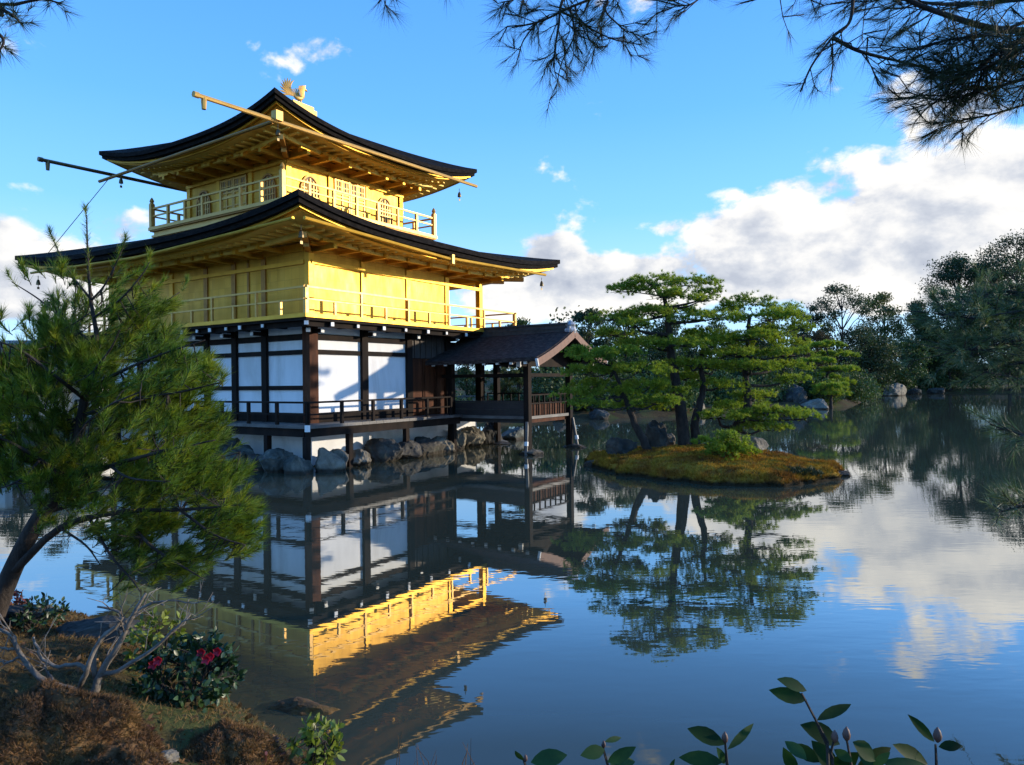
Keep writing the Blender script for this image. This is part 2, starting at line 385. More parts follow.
def spaced(lo, hi, fine, c):
    v = [c]; 
    while v[-1] < hi: v.append(v[-1] + fine + .055 * abs(v[-1] - c))
    u = [c]
    while u[-1] > lo: u.append(u[-1] - fine - .055 * abs(u[-1] - c))
    return np.array(u[::-1] + v[1:])
gx = spaced(-2500, 2500, .14, -3.0); gy = spaced(-400, 4000, .14, 6.0)
GX, GY = np.meshgrid(gx, gy); GP = np.stack([GX.ravel(), GY.ravel()], 1); GZ = ground_h(GP)
nx, ny = len(gx), len(gy)
I = np.arange(nx * ny).reshape(ny, nx)
GF = np.stack([I[:-1, :-1].ravel(), I[:-1, 1:].ravel(), I[1:, 1:].ravel(), I[1:, :-1].ravel()], 1)
tag(link('ground', mesh_np('ground', np.column_stack([GP, GZ]), GF), M_ground, smooth=True), kind='structure')
def gh(x, y): return float(ground_h(np.array([[x, y]], float))[0])

wb = MB(); wb.add([(-60, -2, 0), (130, -2, 0), (130, 125, 0), (-60, 125, 0)], [(0, 1, 2, 3)])
tag(wb.build('water', M_water), kind='structure')

# ------------------------------------------------------------------ the golden pavilion
W, L = 8.5, 11.05
PAV = empty('golden_pavilion', (BX, BY, 0), BROT)
tag(PAV, 'three storey golden pavilion with black upswept roofs standing at the edge of the pond', 'temple')
XS = [0, 2.125, 4.25, 6.375, 8.5]; YS = [0, 2.0, 3.5, 5.0, 7.0, 9.1, 11.05]

def railing(mb, path, z0, htop, hmid, spacing, rw, pw, ext=0.0, short=False, low=None, closed=False):
    pts = path + [path[0]] if closed else path
    for a, b in zip(pts[:-1], pts[1:]):
        a, b = Vector((*a, 0)), Vector((*b, 0)); d = (b - a); ln = d.length; d.normalize(); n = max(1, round(ln / spacing))
        for i in range(n + 1):
            p = a + d * (ln * i / n)
            top = htop if (not short or i % 2 == 0 or i in (0, n)) else hmid
            mb.box(p.x - pw / 2, p.x + pw / 2, p.y - pw / 2, p.y + pw / 2, z0, z0 + top - .01)
        e = d * ext
        mb.beam(a - e + Vector((0, 0, z0 + htop)), b + e + Vector((0, 0, z0 + htop)), rw, rw)
        mb.beam(a - e + Vector((0, 0, z0 + hmid)), b + e + Vector((0, 0, z0 + hmid)), rw * .8, rw * .8)
        if low: mb.beam(a + Vector((0, 0, z0 + low)), b + Vector((0, 0, z0 + low)), rw * .8, rw * .8)

# --- base, veranda
b = MB(); b.box(.12, W - .1, .12, L - .1, -.6, 1.0); b.build('foundation', M_found, PAV)
ver = MB()
for x0 in np.arange(-1.0, 5.9, .3): ver.box(x0, min(x0 + .292, 6.0), -1.0, -.0, 1.22, 1.31)          # west boards
for y0 in np.arange(0.004, 12.0, .3): ver.box(-1.0, -.0, y0, min(y0 + .292, 12.1), 1.22, 1.31)         # north boards
veo = ver.build('veranda', M_wood_deck, PAV)
j = MB(); j.box(-.9, 6.0, -.92, -.78, .98, 1.215); j.box(-.92, -.78, -.76, 12.0, .98, 1.215); j.box(-.7, 6.0, -.12, .1, 1.0, 1.215); j.box(-.12, .1, .12, 12, 1.0, 1.215)
j.build('joist', M_wood, veo)
c = MB(); c.box(-1.025, -.92, -1.025, -.92, 1.14, 1.325); c.build('corner_cap', M_white, veo)
for x in (-.9, .7, 3.2, 5.7):
    c = MB(); c.box(x - .08, x + .08, -.93, -.77, -.7, .98); c.build('deck_post', M_wood, veo)
for y in (.9, 2.8, 4.9, 7.0, 9.2):
    c = MB(); c.box(-.93, -.77, y - .08, y + .08, -.7, .98); c.build('deck_post', M_wood, veo)
rb = MB(); railing(rb, [(5.45, -.93), (-.93, -.93)], 1.31, .64, .30, 1.28, .055, .085, 0.0)
rb2 = MB(); railing(rb2, [(-.93, -.93), (-.93, 12.0)], 1.31, .64, .30, 1.3, .055, .085, 0.0)
rb.build('railing', M_wood, veo); rb2.build('railing', M_wood, veo)
b = MB(); b.box(-.85, -.6, -.965, -.895, 1.985, 1.99); 

# --- first storey
for x in XS:
    c = MB(); s_ = .13 if x else .16; c.box(x - s_, x + s_, -s_, s_, 1.215, 4.26); c.build('column', M_wood if x else M_wood_red, PAV)
for y in YS[1:]:
    c = MB(); c.box(-.12, .12, y - .12, y + .12, 1.215, 4.26); c.build('column', M_wood, PAV)
for y in YS[1:]:
    c = MB(); c.box(W - .12, W + .12, y - .12, y + .12, 1.0, 4.26); c.build('column', M_wood, PAV)
for (x0, x1) in ((0, 2.125), (2.125, 4.25)):
    c = MB(); c.box(x0 + .06, x1 - .06, -.02, .06, 1.25, 4.26); c.build('plaster_panel', M_plaster, PAV)
for y0, y1 in zip(YS[:-1], YS[1:]):
    c = MB(); c.box(-.02, .06, y0 + .06, y1 - .06, 1.25, 4.26); c.build('plaster_panel', M_plaster, PAV)
for z0, z1, n_only in ((3.78, 3.96, 0), (3.35, 3.49, 0), (2.29, 2.42, 1), (1.315, 1.6, 0)):
    if not n_only:
        c = MB(); c.box(0, 4.25, -.075, .07, z0, z1); c.build('beam', M_wood, PAV)
    c = MB(); c.box(-.075, .07, 0.16, L, z0, z1); c.build('beam', M_wood, PAV)
c = MB(); c.box(4.38, 6.30, -.035, .06, 3.32, 4.26)
for x in np.arange(4.6, 6.3, .30): c.box(x - .025, x + .025, -.075, -.036, 3.32, 4.26)
c.build('plank_wall', mat('grey_brown_planks', [(.035, .025, .02), (.065, .047, .038), (.10, .075, .06)], .7, 0, 5, 6, .3, 30, stretch=(1, 1, .2)), PAV)
for x0, x1 in ((4.40, 5.03), (5.07, 5.68), (5.72, 6.28)):
    c = MB(); c.box(x0, x1, -.05, .05, 1.32, 3.3)
    c.box(x0, x0 + .05, -.085, -.051, 1.32, 3.3); c.box(x1 - .05, x1, -.085, -.051, 1.32, 3.3)
    c.build('plank_door', M_wood_red, PAV)
c = MB(); c.box(6.32, 6.43, .13, L, 1.2, 4.26); c.build('plank_wall', M_wood_red, PAV)
c = MB(); c.box(-.1, W + .1, 0.0, L, 1.1, 1.21); c.build('floor', M_wood, PAV)
c = MB(); c.box(6.5, W - .13, -.06, .06, 3.75, 3.95); c.box(W - .06, W + .06, 0.13, L, 3.75, 3.95); c.build('beam', M_wood, PAV)
# bracket arms below the balcony, with white painted ends
def brk(p, d, lens, zs, parent, m, mc, w=.13, cap=True, cross=0.0):
    d = Vector((*d, 0)); p = Vector((*p, 0)); bb = MB(); caps = []; sd = Vector((-d.y, d.x, 0))
    for ln, z in zip(lens, zs):
        bb.beam(p + Vector((0, 0, z)), p + d * ln + Vector((0, 0, z)), w, w)
        if cross:
            c0 = p + d * (ln - .06) + Vector((0, 0, z + w * .5 + .045)); bb.beam(c0 - sd * cross, c0 + sd * cross, .16, .08)
        cc = MB(); cc.beam(p + d * (ln + .002) + Vector((0, 0, z)), p + d * (ln + .03) + Vector((0, 0, z)), w * .96, w * .96); caps.append(cc)
    o = bb.build('bracket', m, parent)
    if cap:
        for cc in caps: cc.build('end_cap', mc, o)
for x in XS: brk((x, -.1), (0, -1), (.42, .84), (4.02, 4.18), PAV, M_wood, M_white, .12)
for x in (1.06, 3.19, 5.3): brk((x, -.05), (0, -1), (.84,), (4.185,), PAV, M_wood, M_white, .10)
for y in YS[1:]: brk((-.1, y), (-1, 0), (.42, .84), (4.02, 4.18), PAV, M_wood, M_white, .12)
for y in (1.0, 2.75, 4.25, 6.0, 8.0): brk((-.05, y), (-1, 0), (.84,), (4.185,), PAV, M_wood, M_white, .10)
brk((-.05, -.05), (-.7071, -.7071), (.6, 1.2), (4.02, 4.18), PAV, M_wood, M_white, .12)
c = MB(); c.box(-.82, W + .8, -.82, -.70, 4.10, 4.245); c.box(-.82, -.70, -.69, L + .8, 4.10, 4.245); c.build('purlin', M_wood, PAV)

# --- second storey
bal = MB(); bal.box(-.97, W + .97, -.97, L + .97, 4.25, 4.325); balo = bal.build('balcony', M_wood, PAV)
c = MB(); c.box(-1.02, W + 1.18, -1.02, L + 1.02, 4.328, 4.44); c.build('balcony_floor', M_gold, balo)
c = MB(); railing(c, [(-.94, -.94), (W + 1.1, -.94), (W + 1.1, L + .94), (-.94, L + .94)], 4.44, .74, .40, 1.05, .055, .07, .09, True, closed=True)
for (x, y) in ((-.94, -.94), (W + 1.1, -.94), (-.94, L + .94)): c.box(x - .055, x + .055, y - .055, y + .055, 4.44, 5.2)
c.build('railing', M_gold_pale, balo)
for x in XS:
    c = MB(); c.box(x - .1, x + .1, -.1, .1, 4.44, 6.62); c.build('column', M_gold, PAV)
for y in YS[1:]:
    c = MB(); c.box(-.1, .1, y - .1, y + .1, 4.44, 6.62); c.build('column', M_gold_dark if y in (3.5, 5.0, 2.0) else M_gold, PAV)
    c = MB(); c.box(W - .1, W + .1, y - .1, y + .1, 4.44, 6.62); c.build('column', M_gold, PAV)
for x0, x1 in zip(XS[:3], XS[1:4]):
    c = MB(); c.box(x0 + .04, x1 - .04, -.055, .05, 4.45, 6.66); c.build('gold_panel', M_gold_wall, PAV)
for i, (y0, y1) in enumerate(zip(YS[:-1], YS[1:])):
    c = MB()
    if i == 1:
        c.box(-.055, .05, y0 + .1, 2.72, 4.45, 6.66); c.box(-.055, .05, 2.82, y1 - .1, 4.45, 6.66); c.build('sliding_door', M_gold_wall, PAV)
        c = MB(); c.box(-.085, .02, 2.722, 2.818, 4.45, 6.3); c.build('door_post', M_gold_dark, PAV)
    else:
        c.box(-.055, .05, y0 + .04, y1 - .04, 4.45, 6.66); c.build('gold_panel', M_gold_wall, PAV)
c = MB(); c.box(6.33, 6.42, .1, L - .1, 4.45, 6.66); c.build('gold_panel', M_gold_wall, PAV)
c = MB(); c.box(0, W, -.13, -.06, 6.02, 6.14); c.box(0, W, -.15, -.06, 6.40, 6.62); c.build('tie_beam', M_gold, PAV)
c = MB(); c.box(-.13, -.06, .1, L, 6.02, 6.14); c.box(-.15, -.06, .1, L, 6.40, 6.62); c.build('tie_beam', M_gold, PAV)
c = MB(); c.box(W - .06, W + .06, 0, L, 6.4, 6.62); c.build('tie_beam', M_gold, PAV)


def roof(outer, inner, wall, zmid, up, zin, thick, zwall, prof=1.25, pw=3.0, label=None, bow=.10):
    """a curved hipped roof: shingle sheet with thick eave edge, gold fascia, soffit and rafters below"""
    (ox0, ox1, oy0, oy1), (ix0, ix1, iy0, iy1), (wx0, wx1, wy0, wy1) = outer, inner, wall
    def corners(a): x0, x1, y0, y1 = a; return [Vector((x0, y0, 0)), Vector((x1, y0, 0)), Vector((x1, y1, 0)), Vector((x0, y1, 0))]
    O, In, Wl = corners(outer), corners(inner), corners(wall)
    ns, nt = 48, 14
    def ez(s): return zmid + up * abs(2 * s - 1) ** pw
    def P(k, s, t, dz=0.0, inset=0.0):
        o = O[k].lerp(O[(k + 1) % 4], s); i = In[k].lerp(In[(k + 1) % 4], s)
        dk = (O[k] - In[k]); dk.z = 0
        p = o.lerp(i, t)
        # the corners sweep out a little
        cdir = (o - (O[0] + O[2]) / 2).normalized()
        p += cdir * bow * abs(2 * s - 1) ** 6 * (1 - t)
        z = ez(s) + (zin - ez(s)) * 1.0 * t ** prof - up * abs(2 * s - 1) ** pw * 0.0
        return Vector((p.x, p.y, z + dz))
    def inset_pt(k, s, dist, z):
        o = O[k].lerp(O[(k + 1) % 4], s); w = Wl[k].lerp(Wl[(k + 1) % 4], s); d = (w - o); ln = d.length
        return Vector((*(o + d * (dist / ln)).xy, z))
    top = MB(); und = MB(); fas = MB(); sof = MB()
    for k in range(4):
        vs = [P(k, s / ns, t / nt) for t in range(nt + 1) for s in range(ns + 1)]
        top.add(vs, [(t * (ns + 1) + s, t * (ns + 1) + s + 1, (t + 1) * (ns + 1) + s + 1, (t + 1) * (ns + 1) + s) for t in range(nt) for s in range(ns)])
        # stepped eave edge: two courses, then the dark underside
        rings = []
        for s in range(ns + 1):
            q = s / ns; p = P(k, q, 0)
            e1 = p + Vector((0, 0, -thick * .52)); inn = inset_pt(k, q, .10, 0) - inset_pt(k, q, 0.0, 0)
            e2 = e1 + inn; e3 = e2 + Vector((0, 0, -thick * .48)); e4 = e3 + inn * 1.8
            f1 = e4 + Vector((0, 0, -.01)); f2 = f1 - inn * .1; f3 = f2 + Vector((0, 0, -.07)); f4 = f3 + inn * 1.6
            g1 = f4 + Vector((0, 0, -.05)); g2 = g1 + inn * .8
            wl = Wl[k].lerp(Wl[(k + 1) % 4], q)
            rings.append((p, e1, e2, e3, e4, f1, f2, f3, f4, g1, g2, Vector((wl.x, wl.y, zwall))))
        n = ns + 1
        def strip(mb, a, bidx):
            vs = [r[a] for r in rings] + [r[bidx] for r in rings]
            mb.add(vs, [(s, s + 1, n + s + 1, n + s) for s in range(ns)])
        for a in range(4): strip(und, a, a + 1)
        strip(und, 4, 5)
        for a in range(5, 10): strip(fas, a, a + 1)
        strip(sof, 10, 11)
    top.v += und.v and []
    base = len(top.v); top.v += und.v; top.f += [tuple(base + i for i in f) for f in und.f]
    ro = top.build('roof', M_shingle, PAV, False)
    if label: ro['label'] = label
    me = ro.data
    fas.build('eave_trim', M_gold, ro); sof.build('soffit', M_soffit, ro)
    # rafters, one mesh: they run from the wall to the trim
    rf = MB(); sp = .36
    for k in range(4):
        a, bb = O[k], O[(k + 1) % 4]; ln = (bb - a).length; d = (bb - a).normalized(); inn = Vector((-d.y, d.x, 0))
        ov = abs((Wl[k] - a).dot(inn)); nr = int(ln / sp)
        for i in range(1, nr):
            u = ln * i / nr; q = u / ln
            zo = ez(q) - thick - .13
            over = (Wl[k] - a).dot(d); start = ov
            if u < over: start = u * ov / over
            if u > ln - over: start = (ln - u) * ov / over
            if start < .75: continue
            p0 = a + d * u + inn * .72; p1 = a + d * u + inn * start
            fr = (start - .6) / (ov - .6)
            z1 = zo + (zwall - zo) * fr
            rf.beam((p0.x, p0.y, zo + (zwall - zo) * .06 - .008), (p1.x, p1.y, z1 - .008), .09, .05)
    # a second purlin ring carried by the brackets
    for k in range(4):
        for fr, hh in ((.42, .13),):
            prev = None
            for s in range(0, ns + 1, 2):
                q = s / ns; o = O[k].lerp(O[(k + 1) % 4], q); w = Wl[k].lerp(Wl[(k + 1) % 4], q); p = o.lerp(w, 1 - fr)
                zo = ez(q) - thick - .13; z = zwall + (zo - zwall) * fr - .15
                if prev is not None: rf.beam(prev, (p.x, p.y, z), .11, hh)
                prev = (p.x, p.y, z)
    rf.build('rafters', M_soffit, ro)
    return ro, ez, O

OV = 2.28
ro1, ez1, O1 = roof((-OV, W + OV, -OV, L + OV), (.62, W - .62, 1.95, L - 1.95), (0, W, 0, L), 6.90, .45, 7.98, .30, 6.72,
                    prof=1.22, pw=3.0, label='wide lower roof of black bark shingles with upswept corners')
for x in XS: brk((x, -.1), (0, -1), (.50, 1.0), (6.40, 6.42), PAV, M_gold, M_gold, .14, cross=.46)
for x in (1.06, 3.19, 5.31, 7.44): brk((x, -.1), (0, -1), (.95,), (6.46,), PAV, M_gold, M_gold, .11, cross=.3)
for y in YS[1:]: brk((-.1, y), (-1, 0), (.50, 1.0), (6.40, 6.42), PAV, M_gold, M_gold, .14, cross=.46)
for y in (1.0, 2.75, 4.25, 6.0, 8.0): brk((-.1, y), (-1, 0), (.95,), (6.46,), PAV, M_gold, M_gold, .11, cross=.3)
brk((-.05, -.05), (-.7071, -.7071), (.9, 1.7), (6.42, 6.52), PAV, M_gold_dark, M_gold_pale, .16)
brk((W + .05, -.05), (.7071, -.7071), (.9, 1.7), (6.42, 6.52), PAV, M_gold_dark, M_gold_pale, .16)
# rain gutters hung below the eaves
def gutter(pts, r, m, hang=None):
    c = MB(); c.tube(pts, r, 8)
    if hang:
        for p in hang: c.box(p[0] - .02, p[0] + .02, p[1] - .02, p[1] + .02, p[2] - .02, p[2] + .26)
    c.build('gutter', m, PAV)
gutter([(-2.0, -2.16, 6.72), (4.0, -2.16, 6.47)], .05, M_gold)
gutter([(4.1, -2.16, 6.50), (10.0, -2.16, 6.66)], .05, M_gold)
c = MB(); c.box(3.98, 4.1, -2.24, -2.12, 6.32, 6.62); c.build('downspout_box', M_gold_pale, PAV)
gutter([(-2.14, -1.9, 6.72), (-2.14, 5.5, 6.48), (-2.14, 12.6, 6.66)], .045, M_gold)
def bell(x, y, z):
    c = MB(); c.tube([(x, y, z), (x, y, z - .14)], .012, 6); c.lathe((x, y, z - .34), [(.075, 0), (.07, .07), (.05, .16), (.02, .2)], 10)
    c.tube([(x, y, z - .34), (x, y, z - .42)], .01, 6); c.box(x - .04, x + .04, y - .006, y + .006, z - .5, z - .42)
    c.build('wind_bell', M_bronze, PAV)
for (x, y) in ((-1.8, -1.8), (W + 1.8, -1.8), (-1.8, L + 1.8)): bell(x, y, 6.62)

# --- third storey
A0, A1 = 1.5, 7.0; C0, C1 = (L - 5.5) / 2, (L + 5.5) / 2
bb = 1.0
b3 = MB(); b3.box(A0 - bb + .08, A1 + bb - .08, C0 - bb + .08, C1 + bb - .08, 7.6, 8.23); b3o = b3.build('balcony', M_gold_pale, PAV)
c = MB(); c.box(A0 - bb - .06, A1 + bb + .06, C0 - bb - .06, C1 + bb + .06, 8.235, 8.35)
c.box(A0 - bb + .02, A1 + bb - .02, C0 - bb + .02, C1 + bb - .02, 7.98, 8.06); c.build('balcony_floor', M_gold_pale, b3o)
c = MB(); c.box(A0 - bb - .02, A1 + bb + .02, C0 - bb - .02, C1 + bb + .02, 8.19, 8.232); c.build('edge_moulding', M_gold_dark, b3o)
c = MB(); railing(c, [(A0 - bb + .04, C0 - bb + .04), (A1 + bb - .04, C0 - bb + .04), (A1 + bb - .04, C1 + bb - .04), (A0 - bb + .04, C1 + bb - .04)], 8.35, .70, .42, 1.06, .06, .09, 0, closed=True)
c.build('railing', M_gold_pale, b3o)
for (x, y) in ((A0 - bb + .04, C0 - bb + .04), (A1 + bb - .04, C0 - bb + .04), (A1 + bb - .04, C1 + bb - .04), (A0 - bb + .04, C1 + bb - .04)):
    c = MB(); c.box(x - .075, x + .075, y - .075, y + .075, 8.35, 9.22)
    c.lathe((x, y, 9.22), [(.085, 0), (.085, .03), (.05, .05), (.085, .11), (.06, .18), (.015, .25)], 10); c.build('corner_post', M_gold_pale, b3o)
SIDES = [((A0, C0), (1, 0), (0, -1)), ((A0, C1), (0, -1), (-1, 0)), ((A1, C1), (-1, 0), (0, 1)), ((A1, C0), (0, 1), (1, 0))]
BAY = 5.5 / 3
def arch(w, h):
    pts = [(-w / 2 * 1.06, 0), (w / 2 * 1.06, 0), (w / 2, h * .3), (w / 2 * .98, h * .58)]
    for i in range(1, 9):
        a = i / 8; pts.append((w / 2 * .98 * (1 - a) ** .75 * (1 if a < 1 else 0), h * (.58 + .42 * (1 - (1 - a) ** 1.9))))
    left = [(-x, y) for x, y in pts[2:-1]][::-1]
    return pts + left
for si, ((sx, sy), u, n) in enumerate(SIDES):
    o = Vector((sx, sy, 0)); U = Vector((*u, 0)); N = Vector((*n, 0)); V = Vector((0, 0, 1))
    for k in range(4 if si < 2 else 3):
        if k == 3 and si == 1: pass
        p = o + U * (BAY * k)
        if si == 1 and k == 3: continue
        c = MB(); c.box(p.x - .1, p.x + .1, p.y - .1, p.y + .1, 8.35, 10.25); c.build('column', M_gold, PAV)
    w_ = MB(); w_.prism([(.04, 8.35), (5.46, 8.35), (5.46, 10.3), (.04, 10.3)], o + N * -.06, U, V, N, .10); w_.build('gold_wall', M_gold_wall, PAV)
    t_ = MB()
    for z0, z1 in ((9.83, 9.93), (8.36, 8.46), (10.08, 10.28)): t_.prism([(-.1, z0), (5.6, z0), (5.6, z1), (-.1, z1)], o + N * .045, U, V, N, .09)
    t_.build('tie_beam', M_gold, PAV)
    if si > 1: continue
    for k in (0, 2):        # bell-shaped windows
        cx = BAY * (k + .5); wz = 8.62
        A = arch(.86, 1.02); Bp = arch(.74, .94)
        fr = MB(); nA = len(A)
        base = o + U * cx + V * wz + N * .042
        vs = []
        for dN in (0, .055):
            vs += [base + U * a + V * b_ + N * dN for a, b_ in A] + [base + U * a + V * (b_ + .02) + N * dN for a, b_ in Bp]
        fs = []
        for i in range(nA):
            j2 = (i + 1) % nA
            fs += [(2 * nA + i, 2 * nA + j2, 3 * nA + j2, 3 * nA + i), (i, 2 * nA + i, 2 * nA + j2, j2), (nA + i, nA + j2, 3 * nA + j2, 3 * nA + i)]
        fr.add(vs, fs); fo = fr.build('window', M_gold_dark, PAV)
        pn = MB(); pn.prism([(a * .99, b_ + .02) for a, b_ in Bp], base - N * .0, U, V, N, .012)
        pn.build('pane', mat('window_paper', [(.16, .10, .05), (.34, .26, .16)], .7, 0, 3) if 'window_paper' not in MATS else MATS['window_paper'], fo)
        la = MB()
        for q in (-.27, -.14, 0, .14, .27):
            hh = .92 - abs(q) ** 1.5 * 1.6
            la.prism([(q - .022, .03), (q + .022, .03), (q + .022, hh), (q - .022, hh)], base + N * .0125, U, V, N, .035)
        for q in (.3, .56): la.prism([(-.36, q - .018), (.36, q - .018), (.36, q + .018), (-.36, q + .018)], base + N * .0125, U, V, N, .03)
        la.build('lattice', M_gold_pale, fo)
    for q in (0, 1):        # panelled doors with a lattice above
        x0 = BAY + .16 + q * (BAY - .32) / 2; x1 = x0 + (BAY - .32) / 2 - .02
        d_ = MB(); base = o + N * .042
        d_.prism([(x0, 8.47), (x1, 8.47), (x1, 9.80), (x0, 9.80)], base, U, V, N, .05); do = d_.build('door', M_gold_wall, PAV)
        f_ = MB()
        for a, b_ in ((x0, x0 + .07), (x1 - .07, x1), ((x0 + x1) / 2 - .03, (x0 + x1) / 2 + .03)):
            f_.prism([(a, 8.47), (b_, 8.47), (b_, 9.80), (a, 9.80)], base + N * .051, U, V, N, .03)
        for a in (8.5, 8.82, 9.18, 9.30, 9.75): f_.prism([(x0, a - .025), (x1, a - .025), (x1, a + .025), (x0, a + .025)], base + N * .051, U, V, N, .027)
        f_.build('door_frame', M_gold_pale, do)
        g_ = MB(); g_.prism([(x0 + .08, 9.33), (x1 - .08, 9.33), (x1 - .08, 9.72), (x0 + .08, 9.72)], base + N * .051, U, V, N, .008)
        g_.build('pane', MATS['window_paper'], do)
        l_ = MB()
        for a in np.linspace(x0 + .16, x1 - .16, 4): l_.prism([(a - .014, 9.33), (a + .014, 9.33), (a + .014, 9.72), (a - .014, 9.72)], base + N * .0592, U, V, N, .02)
        l_.prism([(x0 + .08, 9.51), (x1 - .08, 9.51), (x1 - .08, 9.54), (x0 + .08, 9.54)], base + N * .0592, U, V, N, .018)
        l_.build('lattice', M_gold_pale, do)
G = 2.15
ro2, ez2, O2 = roof((A0 - G, A1 + G, C0 - G, C1 + G), ((A0 + A1) / 2 - .32, (A0 + A1) / 2 + .32, (C0 + C1) / 2 - .32, (C0 + C1) / 2 + .32),
                    (A0, A1, C0, C1), 10.58, .54, 12.75, .27, 10.36, prof=1.3, pw=2.7, label='small upper roof of black shingles rising to a point')
for (sx, sy), u, n in SIDES[:2]:
    for k in range(7):
        p = (sx + u[0] * BAY * k / 2, sy + u[1] * BAY * k / 2)
        brk((p[0] + n[0] * .1, p[1] + n[1] * .1), n, (.5, .95) if k % 2 == 0 else (.95,), (10.12, 10.02) if k % 2 == 0 else (10.04,), PAV, M_gold, M_gold, .13, cross=.3)
brk((A0, C0), (-.7071, -.7071), (.9, 1.7), (10.02, 10.16), PAV, M_gold_dark, M_gold_pale, .16)
bell(A0 - 1.7, C0 - 1.7, 10.3); bell(A1 + 1.7, C0 - 1.7, 10.3); bell(A0 - 1.7, C1 + 1.7, 10.3)
# long rain spouts carried out beyond the corners
def spout(p, q, m):
    c = MB(); c.tube([p, q], .065, 8)
    d = (Vector(q) - Vector(p)).normalized()
    e = Vector(q) - d * .22
    c.tube([e, e - Vector((0, 0, .10)), e - Vector((0, 0, .32))], [.06, .075, .06], 8)
    c.tube([Vector(q) - d * .06, Vector(q) + d * .08], [.085, .085], 8)
    c.build('rain_spout', m, PAV)
spout((A1 + G + .05, C0 - G - .05, 10.42), (-3.2, C0 - G - .05, 10.09), M_gold_pale)
spout((A1 + 1.0, C1 + G + .12, 10.5), (-2.65, C1 + G + .12, 10.33), M_bronze)
gutter([(A0 - G - .1, C0 - G, 10.12), (A0 - G - .1, C1 + G, 9.98)], .055, M_gold_dark)
c = MB(); c.box(A0 - G - .14, A0 - G + .10, C0 - G - .22, C0 - G - .0, 10.14, 10.42); c.build('gutter_bracket', M_gold_pale, PAV)
c = MB(); c.tube([(A0 - G, C1 + G - .4, 10.0), (-2.0, L + 1.4, 6.9)], .012, 6); c.build('lightning_wire', M_bronze, PAV)
# roof pedestal and the phoenix
px_, py_ = (A0 + A1) / 2, (C0 + C1) / 2
c = MB(); c.box(px_ - .56, px_ + .56, py_ - .50, py_ + .50, 12.50, 13.08); c.box(px_ - .50, px_ + .50, py_ - .40, py_ + .40, 13.08, 13.24)
c.build('roof_pedestal', M_gold_pale, PAV)
ph = MB(); bz = 13.38
ph.tube([(px_ - .30, py_, bz + .02), (px_ - .12, py_, bz - .03), (px_ + .05, py_, bz), (px_ + .16, py_, bz + .12), (px_ + .18, py_, bz + .28), (px_ + .21, py_, bz + .40), (px_ + .30, py_, bz + .40), (px_ + .40, py_, bz + .36)],
        [.02, .07, .10, .085, .05, .04, .05, .008], 10)
for q in (0, 1, 2): ph.tube([(px_ + .20, py_, bz + .43), (px_ + .16 - q * .05, py_, bz + .55 - q * .03)], [.018, .006], 6)
pho = ph.build('phoenix_ornament', M_gold_pale, PAV, True)
for sgn in (-1, 1):
    wg = MB()
    for q in range(5):
        a = q / 4
        p0 = Vector((px_ + .10 - .10 * a, py_ + sgn * .10, bz + .05)); p1 = Vector((px_ + .12 - .34 * a, py_ + sgn * (.20 + .06 * a), bz + .46 - .14 * a))
        wg.beam(p0, p1, .012, .05, up=(1, 0, .4))
    wg.build('wing', M_gold_pale, pho)
    lg = MB(); lg.tube([(px_ + .02, py_ + sgn * .06, bz - .08), (px_ + .04, py_ + sgn * .07, bz - .22), (px_ + .02, py_ + sgn * .07, 13.06)], [.03, .02, .022], 8)
    lg.box(px_ - .03, px_ + .13, py_ + sgn * .07 - .02, py_ + sgn * .07 + .02, 13.062, 13.09); lg.build('leg', M_gold_pale, pho)
tl = MB()
for q in range(9):
    a = (q - 4) / 4
    pts = [];
    for s in range(6):
        r_ = s / 5; th = R(160 - 55 * a * (.35 + .65 * r_)) + r_ * R(-22)
        pts.append((px_ - .22 + cos(th) * .72 * r_, py_ + a * .12 * r_, bz + .0 + sin(th) * .70 * r_ - .05 * r_))
    tl.tube(pts, [.02, .028, .03, .032, .035, .01], 6)
tl.build('tail_feathers', M_gold_pale, pho)
pho.scale = (1.05,) * 3; pho.location = (px_ * -.05 + .12, py_ * -.05, 13.06 * -.05 + .18)

# --- the fishing deck: a small roofed porch over the water, joined to the west face
fd = empty('fishing_deck', (0, 0, 0), 0, PAV); fd['label'] = 'dark gabled wooden porch built out over the water'
FX0, FX1, FY0, FY1 = 6.1, 9.0, -3.72, -.45
for (x, y) in ((FX0, FY0), (FX1, FY0), (FX0, FY1), (FX1, FY1)):
    c = MB(); c.box(x - .1, x + .1, y - .1, y + .1, -.6, 3.2); c.build('post', M_wood, fd)
for (x, y, dx, dy) in ((FX0, FY0, -.32, -.1), (FX1, FY0, .1, -.36)):
    c = MB(); c.tube([(x + dx, y + dy, -.4), (x + dx * .3, y + dy * .3, 1.1)], .06, 8); c.build('prop_post', M_wood_deck, fd)
    c = MB(); c.tube([(x + dx * .73, y + dy * .73, .30), (x + dx * .67, y + dy * .67, .44)], .075, 8); c.build('prop_band', M_white, fd)
c = MB(); c.box(FX0 - .05, FX1 + .05, FY0 - .05, 0, 1.18, 1.28); c.build('floor', M_wood_deck, fd)
c = MB()
for z0 in (1.04, 1.27, 1.50): c.box(FX0 + .10, FX0 + .16 - .0, FY0 + .10, FY1 - .10, z0, z0 + .222)
c.box(FX0 + .085, FX0 + .175, FY0 + .1, FY1 - .1, 1.73, 1.79); c.build('skirt_board', mat('dark_boards', [(.014, .012, .012), (.03, .026, .025)], .6, 0, 4, 5, .2, 30), fd)
c = MB()
for z0 in (1.04, 1.27, 1.50): c.box(FX0 + .10, FX1 - .10, FY0 + .06, FY0 + .12, z0, z0 + .222)
c.build('skirt_board', M_wood_red, fd)
